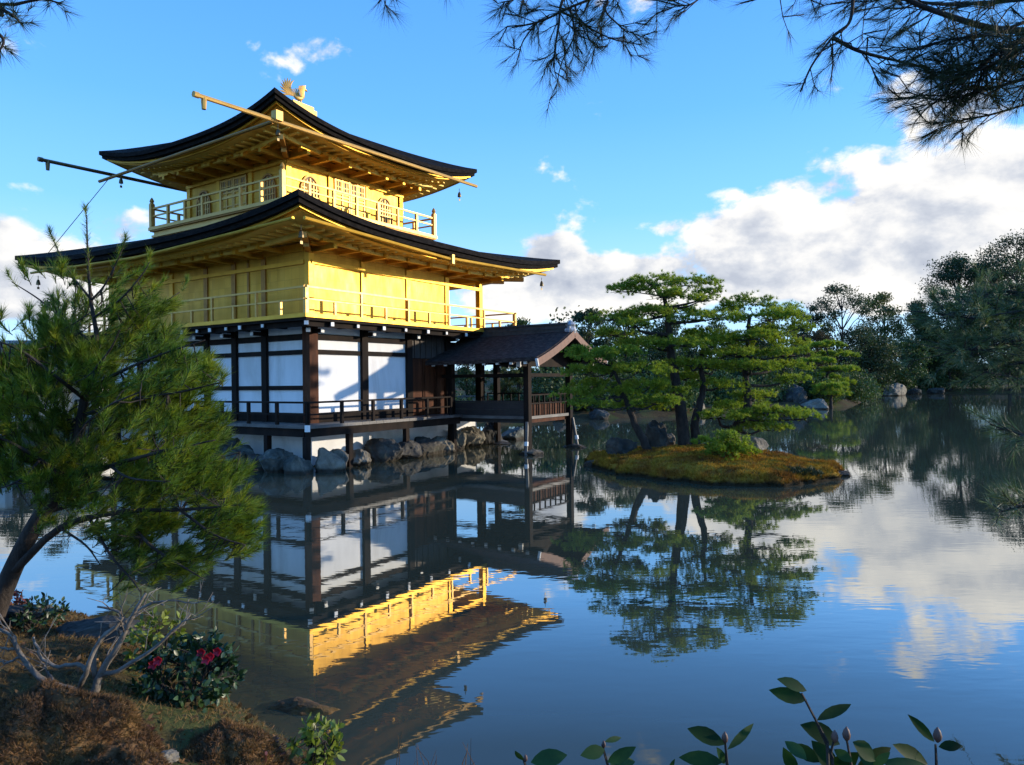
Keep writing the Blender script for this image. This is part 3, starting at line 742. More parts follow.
c = MB(); railing(c, [(FX0, FY0), (FX1, FY0), (FX1, 0)], 1.28, .72, .42, .36, .05, .045, 0); c.build('railing', M_wood, fd)
c = MB()
for (x0, x1, y0, y1) in ((FX0 - .5, FX1 + .5, FY0 - .07, FY0 + .07), (FX0 - .07, FX0 + .07, FY0 - .6, 0), (FX1 - .07, FX1 + .07, FY0 - .6, 0)):
    dz = .0 if x1 - x0 > 1 else .165
    c.box(x0, x1, y0, y1, 2.97 + dz, 3.12 + dz)
c.box(FX0, FX1, FY0 - .05, FY0 + .05, 2.62, 2.74); c.box(FX0 - .05, FX0 + .05, FY0, 0, 2.62, 2.74); c.box(FX1 - .05, FX1 + .05, FY0, 0, 2.62, 2.74)
c.build('beam', M_wood, fd)
RX = (FX0 + FX1) / 2; EO = 1.0; RY0, RY1 = FY0 - 1.0, .06
def rz_(u, v):      # u 0..1 from the ridge to the eave, v along the ridge 0..1 from the wall
    return 4.22 - (4.22 - 3.20) * (u * 1.25 - .25 * u * u) + .05 * v * v + .0
rt = MB(); nu, nv = 10, 14
for sgn in (-1, 1):
    hw = FX1 - RX + EO
    vs = []
    for off in (0, -.13):
        for i in range(nu + 1):
            for q in range(nv + 1):
                u = i / nu; v = q / nv; vs.append((RX + sgn * u * hw, RY1 + (RY0 - RY1) * v, rz_(u, v) + off))
    fs = []; n1 = nv + 1; T = (nu + 1) * n1
    for i in range(nu):
        for q in range(nv):
            fs.append((i * n1 + q, i * n1 + q + 1, (i + 1) * n1 + q + 1, (i + 1) * n1 + q)); fs.append((T + i * n1 + q, T + (i + 1) * n1 + q, T + (i + 1) * n1 + q + 1, T + i * n1 + q + 1))
    for q in range(nv): fs.append((nu * n1 + q, nu * n1 + q + 1, T + nu * n1 + q + 1, T + nu * n1 + q))
    for i in range(nu):
        for q in (0, nv): fs.append((i * n1 + q, (i + 1) * n1 + q, T + (i + 1) * n1 + q, T + i * n1 + q))
    rt.add(vs, fs)
rt.build('roof', M_shingle2, fd)
rg = MB(); rg.box(RX - .15, RX + .15, RY0 + .15, RY1, 4.12, 4.43); rg.box(RX - .21, RX + .21, RY0 + .12, RY1 + .0, 4.432, 4.49); rg.box(RX - .18, RX + .18, RY0 + .15, RY1, 4.29, 4.33)
rg.build('ridge', mat('ridge_bark', [(.025, .03, .03), (.06, .065, .065)], .8, 0, 6, 5, .5, 25), fd)
og = MB(); og.lathe((RX, RY0 + .12, 4.12), [(.2, 0), (.22, .12), (.16, .24), (.2, .30), (.1, .40), (.02, .45)], 10); og.box(RX - .22, RX + .22, RY0 + .02, RY0 + .1, 4.14, 4.34)
og.build('ridge_end_tile', mat('weathered_ridge_tile', [(.12, .13, .14), (.55, .56, .58)], .7, 0, 9, 3), fd)
og = MB(); og.lathe((RX, RY1 - .1, 4.42), [(.12, 0), (.14, .08), (.08, .16), (.02, .22)], 8); og.build('ridge_end_tile', MATS['weathered_ridge_tile'], fd)
for sgn in (-1, 1):          # curved barge boards on the gable
    bg_ = MB(); hw = FX1 - RX + EO
    for q in range(10):
        u0, u1 = q / 10, (q + 1) / 10
        p0 = Vector((RX + sgn * u0 * hw, RY0 - .03, rz_(u0, 1) - .17 )); p1 = Vector((RX + sgn * u1 * hw, RY0 - .03, rz_(u1, 1) - .17))
        bg_.beam(p0, p1 + (p1 - p0) * .04, .07, .24)
    bo = bg_.build('barge_board', M_barge, fd)
    t_ = MB(); t_.beam(p1 + (p1 - p0) * .05, p1 + (p1 - p0) * .22, .085, .25); t_.build('end_cap', M_white, fd)
gb = MB(); gb.prism([(-1.9, 3.12), (1.9, 3.12), (1.0, 3.62), (0, 4.0), (-1.0, 3.62)], (RX, FY0 - .05, 0), (1, 0, 0), (0, 0, 1), (0, 1, 0), .08); gb.build('gable_wall', M_wood, fd)
for (x) in (FX0 - .52, FX1 + .52):
    c = MB(); c.box(x - .03, x + .03, FY0 - .08, FY0 + .08, 2.96, 3.13); c.build('end_cap', M_white, fd)
c = MB()
for y in np.arange(FY0 - .5, 0, .55): c.box(FX0 - EO + .07, FX0 - EO + .12, y - .055, y + .055, 3.03, 3.12); c.box(FX1 + EO - .1, FX1 + EO - .06, y - .055, y + .055, 3.03, 3.12)
c.build('rafter_ends', M_white, fd)
c = MB()
for y in np.arange(FY0 - .5, 0, .55):
    c.beam((FX0 - EO + .12, y, 3.07), (RX, y, 3.95), .1, .1); c.beam((FX1 + EO - .1, y, 3.07), (RX, y, 3.95), .1, .1)
c.build('rafters', M_wood, fd)
c = MB(); c.box(-.02, .02, -.02, .02, 0, .1)


# ------------------------------------------------------------------ rocks
def rock(P, s, seed, m, label, group=None, name='rock', rz=None, crag=1.0):
    import bmesh
    from mathutils import noise as nz
    rg_ = np.random.RandomState(seed)
    bm = bmesh.new(); bmesh.ops.create_icosphere(bm, subdivisions=4, radius=1.0)
    V = np.array([v.co[:] for v in bm.verts]); off = rg_.uniform(-50, 50, 3)
    for k in range(11):
        n = rg_.normal(size=3); n /= np.linalg.norm(n); d = rg_.uniform(.52, .86)
        ex = np.maximum(V @ n - d, 0); V -= ex[:, None] * n * .92
    D = np.array([nz.fractal(Vector(v * 1.5 + off), .9, 2.1, 3) * .16 + (.5 - abs(nz.noise(Vector(v * np.array((3.2, 3.2, 1.6)) + off)))) * .22 + nz.noise(Vector(v * 8 + off)) * .04 for v in V])
    V *= (1 + crag * D)[:, None]
    V *= np.array(s)
    for v, q in zip(bm.verts, V): v.co = q
    me = bpy.data.meshes.new(name); bm.to_mesh(me); bm.free()
    o = link(name, me, m); o.location = P; o.rotation_euler = (0, 0, rg_.uniform(0, 6) if rz is None else rz)
    tag(o, label, 'rock', group); return o

# the row of stones at the foot of the pavilion; (px, py) of the middle of the visible stone
def bpt(x, y, z): return (*b2w(x, y), z)
base_rocks = [
    (bpt(-1.05, 3.9, .25), (.5, .55, .62), M_rock, 'dark boulder at the pavilion base behind the pine boughs'),
    (bpt(-1.05, 2.7, .32), (.48, .5, .66), M_rock, 'tall rounded grey brown boulder under the north veranda edge'),
    (bpt(-1.15, 1.65, .22), (.45, .5, .52), M_rock_b, 'blue green boulder next to the rounded brown boulder'),
    (bpt(-1.15, .85, .2), (.42, .42, .45), M_rock, 'squat dark stone between two blue green boulders'),
    (bpt(-1.2, .05, .2), (.45, .48, .52), M_rock_b, 'jagged pale green stone left of the veranda corner post'),
    (bpt(-1.15, -.8, .2), (.42, .36, .50), M_rock_b, 'cracked stone right under the veranda corner post'),
    (bpt(-.45, -1.15, .22), (.40, .36, .60), M_rock_w, 'upright pale streaked stone just right of the veranda corner'),
    (bpt(.35, -.75, .2), (.5, .3, .40), M_rock_w, 'flat faced tan block in the stone footing'),
    (bpt(1.2, -.62, .2), (.5, .3, .40), M_rock_w, 'second flat faced tan block beside dark mossy boulder'),
    (bpt(2.3, -.7, .3), (.62, .4, .52), M_rock, 'dark mossy boulder below the west veranda railing'),
    (bpt(3.4, -.7, .22), (.6, .4, .42), M_rock, 'low dark stone in the shade of the west veranda'),
    (bpt(4.5, -.65, .25), (.55, .4, .5), M_rock, 'dark boulder at the right end of the veranda footing'),
    (bpt(5.4, -.6, .2), (.42, .35, .45), M_rock_w, 'sunlit ochre stone beside the porch inner post'),
    (bpt(6.6, -.2, .35), (.3, .25, .62), M_rock_w, 'narrow upright tan stone seen under the porch floor'),
    (bpt(7.6, .0, .35), (.55, .3, .52), M_rock_w, 'broad ochre slab seen under the porch floor'),
    (bpt(8.9, -.1, .3), (.45, .35, .66), M_rock, 'striped grey boulder behind the porch middle post'),
    (bpt(9.7, .2, .3), (.40, .35, .55), M_rock, 'leaning grey stone right of the striped boulder'),
    (bpt(11.2, .2, .18), (.7, .5, .45), M_rock_b, 'rounded grey boulder in the water beyond the porch'),
]
for i, (P, s, m, lb) in enumerate(base_rocks): rock((P[0], P[1], P[2] - .06), (s[0] * 1.22, s[1] * 1.15, s[2] * .92), 100 + i, m, lb, 'stones along the pavilion footing')
for i, ((x, y), lb, m) in enumerate([((FX0, FY0), 'brown flat stone under the front corner post of the porch', M_rock_w), ((FX1 + .05, FY0 - .15), 'dark flat stone under the outer far post of the porch', M_rock),
                                     ((FX0, FY1), 'dark flat stone under the inner near post of the porch', M_rock), ((FX1, FY1), 'small flat stone under the inner far post of the porch', M_rock_w)]):
    rock(bpt(x + (.15 if i == 0 else 0), y - (.1 if i == 0 else 0), 0.0), (.55, .45, .16), 150 + i, m, lb, 'footing stones of the porch')

# ------------------------------------------------------------------ foliage builders
def unit(v): return v / np.maximum(np.linalg.norm(v, axis=-1, keepdims=True), 1e-9)
def needles(P, D, count, length, width, rng, spread=.9, back=0.0):
    """thin needle blades: count per tuft, rooted at P (n,3) around directions D"""
    n = len(P); P = np.repeat(P, count, 0); D = np.repeat(unit(D), count, 0)
    r = rng.normal(size=(n * count, 3)); r -= (r * D).sum(1, keepdims=True) * D; r = unit(r)
    a = rng.uniform(.15, 1.0, (n * count, 1)) * spread
    d = unit(D * np.cos(a) + r * np.sin(a)); ln = length * rng.uniform(.7, 1.1, (n * count, 1))
    s = unit(np.cross(d, rng.normal(size=d.shape))) * width * .5
    V = np.stack([P - s, P + s, P + d * ln], 1).reshape(-1, 3)
    return V, np.arange(len(V)).reshape(-1, 3)
def brush(P0, P1, per, length, width, rng, angle=(.5, 1.0), taper=.0):
    """needles all along the shoots P0->P1 (bottle brush)"""
    n = len(P0); ax = P1 - P0; D = np.repeat(unit(ax), per, 0)
    t = rng.uniform(0, 1, (n * per, 1)) ** .75
    P = np.repeat(P0, per, 0) + np.repeat(ax, per, 0) * t
    r = rng.normal(size=D.shape); r -= (r * D).sum(1, keepdims=True) * D; r = unit(r)
    a = rng.uniform(angle[0], angle[1], (n * per, 1)) * (1.15 - .45 * t)
    d = unit(D * np.cos(a) + r * np.sin(a)); ln = length * rng.uniform(.65, 1.1, (n * per, 1))
    s = unit(np.cross(d, rng.normal(size=d.shape))) * width * .5
    V = np.stack([P - s, P + s, P + d * ln], 1).reshape(-1, 3)
    return V, np.arange(len(V)).reshape(-1, 3)
def leaves(P, size, rng, N=None, aspect=.55, jitter=1.0):
    """small folded leaf blades (two triangles) at P"""
    n = len(P); d = unit(rng.normal(size=(n, 3)) * jitter + (0 if N is None else N * 1.0))
    s = unit(np.cross(d, rng.normal(size=(n, 3)))); sz = size * rng.uniform(.6, 1.25, (n, 1))
    V = np.stack([P, P + d * sz * .5 + s * sz * aspect * .5, P + d * sz, P + d * sz * .5 - s * sz * aspect * .5], 1).reshape(-1, 3)
    return V, np.arange(len(V)).reshape(-1, 4)
def cat_mesh(name, parts):
    Vs, Fs, b = [], [], 0
    for V, F in parts: Vs.append(V); Fs.append(F + b); b += len(V)
    return mesh_np(name, np.concatenate(Vs), np.concatenate(Fs))
def curve_pts(pts, n=14):
    """smooth polyline (Catmull-Rom) through pts"""
    p = [np.array(q, float) for q in pts]; p = [2 * p[0] - p[1]] + p + [2 * p[-1] - p[-2]]; out = []
    segs = len(p) - 3; per = max(2, n // segs)
    for i in range(segs):
        for k in range(per):
            t = k / per; a, b_, c_, d_ = p[i:i + 4]
            out.append(.5 * ((2 * b_) + (-a + c_) * t + (2 * a - 5 * b_ + 4 * c_ - d_) * t * t + (-a + 3 * b_ - 3 * c_ + d_) * t ** 3))
    out.append(p[-2]); return out

# ------------------------------------------------------------------ island
ISL = np.array([(5.25, 20.0)]) + .955 * (np.array([(5.25, 20.0)]) * -1 + np.array([(2.0, 21.0), (2.35, 19.6), (3.3, 17.9), (4.5, 16.5), (5.6, 16.15), (6.7, 16.35), (7.8, 17.0), (8.55, 18.0), (8.35, 19.6), (7.6, 21.6), (6.2, 23.6), (4.6, 24.2), (3.0, 23.2)]))
IC = ISL.mean(0)
def isle_outline(n=160):
    th = np.linspace(0, 2 * pi, n, endpoint=False); out = []
    d = ISL - IC; a = np.arctan2(d[:, 1], d[:, 0]); r = np.hypot(d[:, 0], d[:, 1]); o = np.argsort(a); a, r = a[o], r[o]
    rr = np.interp(th, np.concatenate([a - 2 * pi, a, a + 2 * pi]), np.tile(r, 3))
    k = np.ones(9) / 9; rr = np.convolve(np.concatenate([rr[-4:], rr, rr[:4]]), k, 'valid')
    rr += .15 * np.sin(th * 9 + 1) * np.sin(th * 4 + .3) + .09 * np.sin(th * 19) * np.sin(th * 3 + 1) + .05 * np.sin(th * 41 + 1)
    return th, rr
ITH, IR = isle_outline()
def isle_h(P):
    d = P - IC; th = np.arctan2(d[:, 1], d[:, 0]) % (2 * pi); r = np.hypot(d[:, 0], d[:, 1])
    e = r / np.interp(th, np.append(ITH, 2 * pi), np.append(IR, IR[0]))
    h = np.where(e < 1, .15 * np.clip((1 - e) / .05, 0, 1) ** .6 + .38 * (1 - np.clip(e, 0, 1) ** 2.0), (1 - e) * 4)
    h += np.where(e < .97, .045 * np.sin(P[:, 0] * 2.3 + 1) * np.sin(P[:, 1] * 2.9 + .6 * P[:, 0]) + .03 * np.sin(P[:, 0] * 5 + P[:, 1] * 2) * np.sin(P[:, 1] * 4.3 - P[:, 0]) + .018 * np.sin(P[:, 0] * 13 + 1) * np.sin(P[:, 1] * 11), 0)
    return h, e
rs = np.concatenate([np.linspace(0, .9, 40), np.linspace(.91, 1.0, 14), [1.06, 1.12]])
iv = np.array([(IC[0] + cos(t) * r * q, IC[1] + sin(t) * r * q) for q in rs for t, r in zip(ITH, IR)])
ih, _ = isle_h(iv); n_ = len(ITH)
ih[-n_:] = -.8; ih[-2 * n_:-n_] = -.3
ifs = [(i * n_ + k, i * n_ + (k + 1) % n_, (i + 1) * n_ + (k + 1) % n_, (i + 1) * n_ + k) for i in range(len(rs) - 1) for k in range(n_)]
tag(link('island_terrain', mesh_np('island_terrain', np.column_stack([iv, ih]), np.array(ifs)), M_isle, smooth=True), kind='structure')
def ih1(x, y): return float(isle_h(np.array([[x, y]], float))[0][0])
rng = np.random.RandomState(11)
q = rng.uniform(-1, 1, (60000, 2)) * 4.5 + IC; hh, ee = isle_h(q); keep = (ee < .995); q = q[keep]; hh = hh[keep]
Pm = np.column_stack([q, hh - .01]); Dm = unit(np.column_stack([rng.normal(size=(len(q), 2)) * .5, np.ones(len(q))]))
tall = ee[keep] > .9
tag(link('moss', cat_mesh('moss', [needles(Pm, Dm, 2, .085, .020, rng, 1.0), needles(Pm[tall], Dm[tall], 3, .15, .016, rng, 1.1)]), M_islet), kind='stuff')

for i, (P, s, m, lb) in enumerate([
        (at(622, 449, 21.3), (.58, .45, .42), M_rock, 'broad dark boulder on the left end of the island'),
        (at(655, 442, 21.6), (.40, .40, .62), M_rock, 'upright dark boulder at the foot of the tall island pine'),
        (at(668, 446, 22.2), (.30, .3, .40), M_rock_w, 'small pale stone beside the tall island pine trunk'),
        (at(596, 466, 20.6), (.42, .36, .24), M_rock, 'low black rock at the left tip of the island'),
        (at(752, 447, 22.4), (.5, .35, .3), M_rock_w, 'pale flat stone behind the low sapling on the island'),
        (at(840, 476, 18.1), (.25, .22, .16), M_rock, 'small dark stone at the right tip of the island')]):
    rock(P, s, 200 + i, m, lb, 'rocks on the pine island')

# ------------------------------------------------------------------ pines with foliage pads
def pad_pine(label, trunk, pads, Z, m, seed, group=None, dens=1.0, nlen=.11, nw=.015, trunk_r=.16, name='pine_tree', base=None, thick=.34, cnt=18, cat='pine tree', spread_z=1.0):
    """trunk: list of (px, py, Z); pads: (px, py, half width px, half height px, dz)"""
    rng = np.random.RandomState(seed)
    tp = curve_pts([at(*p) for p in trunk], 18); base = tp[0]
    root = empty(name, tuple(base)); tag(root, label, cat, group)
    loc = np.array(base)
    tm = MB(); nT = len(tp)
    tp = [p + rng.normal(size=3) * .012 for p in tp]
    rad = [trunk_r * (1.25 if i == 0 else 1) * (1 - .72 * i / (nT - 1)) for i in range(nT)]
    tm.tube([p - loc + (np.array((0, 0, -.25)) if i == 0 else 0) for i, p in enumerate(tp)], rad, 10)
    parts = []; T = np.array(tp)
    for (px, py, hw, hhp, dz) in pads:
        c = at(px, py, Z + dz); k = (Z + dz) / F_PX; a = hw * k; h = max(hhp * k * .78, .085); a *= .95; b_ = a * rng.uniform(.75, 1.05) * spread_z
        # limb from the trunk, a little below the pad
        dist = np.linalg.norm(T - c, axis=1) + np.where(T[:, 2] > c[2] + .05, 3, 0); j0 = int(np.argmin(dist)); s0 = T[j0]
        mid = (s0 + c) / 2 + np.array((rng.normal() * .1, rng.normal() * .1, -.10 + rng.normal() * .06))
        end = c + np.array((0, 0, -h * .35))
        lp = curve_pts([s0, mid, end], 10); r0 = min(rad[j0] * .6, .05 + a * .03)
        tm.tube([p - loc for p in lp], [r0 * (1 - .7 * i / (len(lp) - 1)) for i in range(len(lp))], 6)
        nsub = max(4, int(a * 9))
        sub = []
        for q in range(nsub):
            th = rng.uniform(0, 2 * pi); rr = rng.uniform(.3, .92)
            e = c + np.array((cos(th) * a * rr, sin(th) * b_ * rr, -h * .3 + rng.normal() * h * .15))
            sub.append(e); m2 = (end + e) / 2 + np.array((0, 0, rng.normal() * .03))
            tm.tube([p - loc for p in (end, m2, e)], [r0 * .32, r0 * .22, .006], 5)
        nt = int(dens * 260 * (a * b_) / (.7 * .7) + 26)
        # clumps inside the pad make an uneven outline
        ncl = max(6, int(nt / 16)); th = rng.uniform(0, 2 * pi, ncl); rr = np.sqrt(rng.uniform(0, 1, ncl))
        cc = np.column_stack([np.cos(th) * rr * a, np.sin(th) * rr * b_, h * (.55 * (1 - rr ** 2) + rng.normal(size=ncl) * .20)])
        pick = rng.randint(0, ncl, nt); sc = min(.105, a * .23)
        pp = cc[pick] + rng.normal(size=(nt, 3)) * np.array((sc, sc, min(sc * .55, h * .4)))
        D = np.column_stack([pp[:, 0] / a * .7, pp[:, 1] / b_ * .7, np.full(nt, .9)]) + rng.normal(size=(nt, 3)) * .35
        parts.append(needles(pp + c - loc, D, cnt, nlen, nw, rng, 1.15))
    tm.build('trunk', M_bark, root, True)
    link('crown', cat_mesh('crown', parts), m, root)
    return root

GI = 'pines on the little island'
pad_pine('tallest island pine with flat spreading top and stout dark trunk',
         [(686, 448, 21.2), (681, 415, 21.2), (676, 380, 21.2), (670, 345, 21.2), (668, 315, 21.2), (664, 296, 21.2)],
         [(632, 290, 30, 7, .2), (652, 283, 30, 7, -.3), (690, 284, 27, 7, .3), (713, 293, 16, 5, 0), (664, 296, 26, 6, -.6), (668, 312, 30, 7, .8), (706, 318, 36, 8, -.5), (650, 312, 24, 6, -.4),
          (614, 318, 26, 7, .5), (678, 344, 36, 8, -.6), (644, 344, 30, 8, .2), (612, 334, 22, 6, .7), (700, 300, 16, 5, -.5), (636, 325, 20, 6, -.8)],
         21.2, M_ndl_isle, 21, GI, trunk_r=.20)
pad_pine('slim island pine whose trunk rises right beside the tallest one',
         [(696, 447, 21.4), (695, 420, 21.4), (702, 395, 21.4), (701, 365, 21.4), (703, 345, 21.4)],
         [(716, 342, 34, 8, .2), (690, 364, 27, 7, -.4), (712, 367, 30, 8, .4), (718, 386, 28, 7, -.2), (728, 354, 26, 7, -.5), (684, 378, 22, 6, .5), (700, 335, 20, 6, 0)],
         21.4, M_ndl_isle, 22, GI, trunk_r=.15)
pad_pine('island pine leaning far left over the water',
         [(651, 456, 20.6), (640, 434, 20.6), (630, 412, 20.5), (622, 390, 20.4), (612, 366, 20.3)],
         [(588, 354, 30, 8, .2), (616, 354, 28, 8, -.3), (583, 372, 24, 8, -.3), (612, 370, 26, 7, .5), (640, 370, 30, 8, -.2), (598, 360, 20, 8, -.6), (575, 396, 22, 10, 0), (584, 405, 20, 8, -.4), (612, 394, 32, 9, .3),
          (655, 402, 28, 8, -.3), (634, 406, 28, 7, .5), (650, 386, 26, 7, .4), (596, 385, 22, 7, .6), (672, 392, 18, 6, .2)],
         20.4, M_ndl_isle, 23, GI, trunk_r=.14)
pad_pine('right hand island pine with layered boughs reaching right',
         [(737, 448, 21.4), (736, 428, 21.4), (748, 405, 21.4), (745, 375, 21.4), (748, 345, 21.4), (750, 315, 21.4)],
         [(748, 303, 26, 7, 0), (735, 310, 18, 6, .4), (768, 318, 38, 8, -.4), (782, 309, 20, 7, .3), (797, 327, 17, 8, 0), (748, 338, 32, 8, -.5), (770, 333, 26, 7, .5), (786, 354, 30, 8, -.3),
          (772, 368, 36, 8, .3), (750, 367, 26, 7, -.6), (792, 345, 18, 7, .4), (756, 396, 22, 6, .2), (768, 412, 26, 7, -.5), (787, 414, 24, 8, 0), (804, 417, 14, 8, -.3), (748, 418, 28, 8, -.6),
          (740, 406, 24, 7, .3), (762, 428, 26, 6, -.4), (718, 416, 22, 8, -.5), (790, 380, 18, 6, .2), (735, 352, 22, 7, .3)],
         21.4, M_ndl_isle, 24, GI, trunk_r=.17)
pad_pine('knee high pine sapling in front of the island trunks',
         [(725, 466, 18.3), (724, 458, 18.3), (726, 448, 18.3)],
         [(712, 448, 14, 8, 0), (738, 447, 15, 8, .1), (725, 440, 20, 8, -.1), (725, 452, 24, 8, .15), (704, 442, 9, 6, 0), (748, 452, 10, 6, -.1)],
         18.3, M_ndl_isle, 25, GI, trunk_r=.035, name='pine_sapling', cat='sapling', dens=1.4)
pad_pine('dark low shrub at the front edge of the island', [(803, 480, 16.9), (803, 474, 16.9)], [(800, 474, 14, 8, 0), (812, 476, 12, 6, .1), (790, 476, 10, 6, 0)], 16.9, M_ndl_dark, 26, None,
         trunk_r=.02, name='low_shrub', cat='shrub', dens=1.3)

# ------------------------------------------------------------------ trees on the far shores
def tree(label, px, top, bot, wpx, Z, m, seed, group='trees on the far shore', leaf=.34, n=4200, clumps=26, airy=.5, lean=0, name='tree', cat='tree', shape='round', base_z=None):
    n = int(n * 2.0); leaf *= .66; clumps = int(clumps * 1.3)
    rng = np.random.RandomState(seed)
    g = at(px, bot, Z); g[2] = gh(g[0], g[1]) if base_z is None else base_z
    H = at(px, top, Z)[2] - g[2]; Wd = wpx / F_PX * Z
    root = empty(name, tuple(g)); tag(root, label, cat, group)
    lo = .28 if shape == 'round' else .12
    tm = MB(); tk = curve_pts([(0, 0, -.3), (rng.normal() * .2, rng.normal() * .2, H * .3), (lean * .5 + rng.normal() * .3, rng.normal() * .3, H * .6), (lean, 0, H * .93)], 12)
    r0 = .011 * H + .05
    tm.tube(tk, [r0 * (1.2 - 1.05 * i / (len(tk) - 1)) for i in range(len(tk))], 8)
    C = []
    for k in range(clumps):
        u = rng.uniform(0, 1)
        z = lo + (1 - lo) * u
        if shape == 'round': rad = np.sqrt(max(0, 1 - ((z - (lo + 1) / 2) / ((1 - lo) / 2 * 1.05)) ** 2))
        else: rad = (1.05 - u) ** .8
        th = rng.uniform(0, 2 * pi); rr = rad * np.sqrt(rng.uniform(.15, 1)) * Wd * .5 * .86
        C.append((lean * z + cos(th) * rr, sin(th) * rr * .9, z * H * .97))
    C = np.array(C)
    for c in C:
        j0 = int(np.clip((c[2] / H - .16) * len(tk), 1, len(tk) - 2)); s0 = np.array(tk[j0])
        tm.tube([s0, (s0 + c) / 2 + np.array((0, 0, .04 * H * rng.uniform(-.3, 1))), c], [r0 * .34, r0 * .2, .02], 5)
    per = n // clumps; P = []
    for c in C:
        s = Wd * rng.uniform(.10, .19) * (1.25 - airy * .2)
        d = unit(rng.normal(size=(per, 3))) * (rng.uniform(0, 1, (per, 1)) ** (1 / 2.2)) * rng.uniform(.75, 1.3, (per, 1))
        P.append(c + d * np.array((s, s, s * .62)))
    P = np.concatenate(P)
    tm.build('trunk', M_bark, root)
    link('crown', cat_mesh('crown', [leaves(P, leaf, rng)]), m, root)
    return root
tree('tall airy broadleaf tree with bare limbs showing, right of the island pines', 842, 283, 396, 62, 88, M_lf[0], 31, leaf=.38, n=6500, clumps=40, airy=.7)
tree('yellowish green round topped tree between the airy tree and the dark conifer', 884, 294, 393, 52, 100, M_lf[1], 32, leaf=.45, n=5200, clumps=34)
tree('dark pointed conifer rising behind the far pond bank', 919, 301, 392, 46, 106, M_lf[0], 33, leaf=.45, n=6500, clumps=40, shape='cone')
tree('big dark spreading tree high on the right, left one of the tall pair', 962, 254, 388, 74, 125, M_lf[0], 34, leaf=.55, n=11000, clumps=44, airy=.3)
tree('tallest dark tree at the right edge of the photo', 1018, 236, 388, 95, 120, M_lf[0], 35, leaf=.55, n=15000, clumps=56, airy=.1)
tree('dense dark green tree standing low by the bank below the tall pair', 950, 308, 391, 74, 104, M_lf[2], 36, leaf=.5, n=7500, clumps=38, airy=.2)
tree('dense green tree at the far right bank below the tallest tree', 1010, 296, 390, 92, 102, M_lf[2], 37, leaf=.5, n=8500, clumps=40, airy=.2)
tree('slender dark tree just left of the airy broadleaf tree', 808, 303, 398, 36, 92, M_lf[0], 38, leaf=.42, n=3600, clumps=22)
tree('brownish half bare tree under the airy broadleaf tree', 812, 330, 400, 44, 78, M_lf[3], 39, leaf=.34, n=2600, clumps=22, airy=.8)
tree('low dark evergreen below the yellowish tree', 872, 335, 394, 54, 90, M_lf[0], 40, leaf=.42, n=6000, clumps=30, airy=.2)
tree('low green tree before the dark pointed conifer', 905, 338, 393, 46, 95, M_lf[2], 41, leaf=.42, n=5500, clumps=30, airy=.2)
tree('round crowned tree whose top shows just right of the golden balcony', 519, 317, 412, 34, 52, M_lf[2], 42, leaf=.26, n=2600, clumps=20)
tree('dark tree above the porch gable', 590, 310, 412, 46, 56, M_lf[0], 43, leaf=.3, n=4200, clumps=28)
tree('dark tree behind the leaning island pine', 622, 312, 412, 50, 58, M_lf[2], 44, leaf=.3, n=4600, clumps=28)
tree('dark tree hidden behind the tallest island pine', 672, 320, 408, 60, 60, M_lf[0], 45, leaf=.3, n=4600, clumps=28)
tree('dark tree seen between the slim pine and right hand pine', 722, 322, 406, 60, 62, M_lf[2], 46, leaf=.32, n=4600, clumps=28)
tree('dark tree behind the right hand island pine boughs', 775, 318, 404, 56, 70, M_lf[0], 47, leaf=.34, n=4600, clumps=28)
tree('green garden tree seen through the porch near its inner post', 470, 352, 408, 40, 48, M_lf[2], 48, leaf=.22, n=2600, clumps=20)
tree('light green garden tree framed by the porch posts', 505, 366, 410, 34, 46, M_lf[1], 49, leaf=.2, n=2400, clumps=18)
tree('dark garden tree framed by the outer porch posts', 548, 358, 412, 40, 50, M_lf[0], 50, leaf=.24, n=3000, clumps=22)
tree('dark conifer behind the pavilion at the left, above the tiled roof', 66, 292, 430, 56, 44, M_lf[0], 51, leaf=.24, n=4200, clumps=26, group=None, cat='conifer')
tree('green tree by the left bank behind the near pine', 22, 345, 450, 70, 31, M_lf[2], 52, leaf=.16, n=5200, clumps=30, group=None)
# two layered garden pines at the far water's edge
pad_pine('layered yellow green garden pine on the far bank right of the island', [(826, 402, 62), (824, 385, 62), (830, 365, 62), (826, 348, 62)],
         [(824, 346, 22, 5, 0), (838, 356, 22, 5, 1), (815, 362, 20, 5, -1), (842, 370, 18, 4, 0), (818, 377, 20, 4, .5), (834, 383, 20, 4, -.5)], 62, M_ndl_isle, 60, None, dens=.35, nlen=.3, nw=.05, trunk_r=.22, cnt=10)
pad_pine('small clipped round pine between shore rocks', [(831, 408, 57), (831, 398, 57), (832, 390, 57)],
         [(831, 388, 17, 8, 0), (826, 394, 14, 6, .3), (838, 394, 13, 6, -.3)], 57, M_ndl_isle, 61, None, dens=.5, nlen=.25, nw=.045, trunk_r=.15, cnt=10)

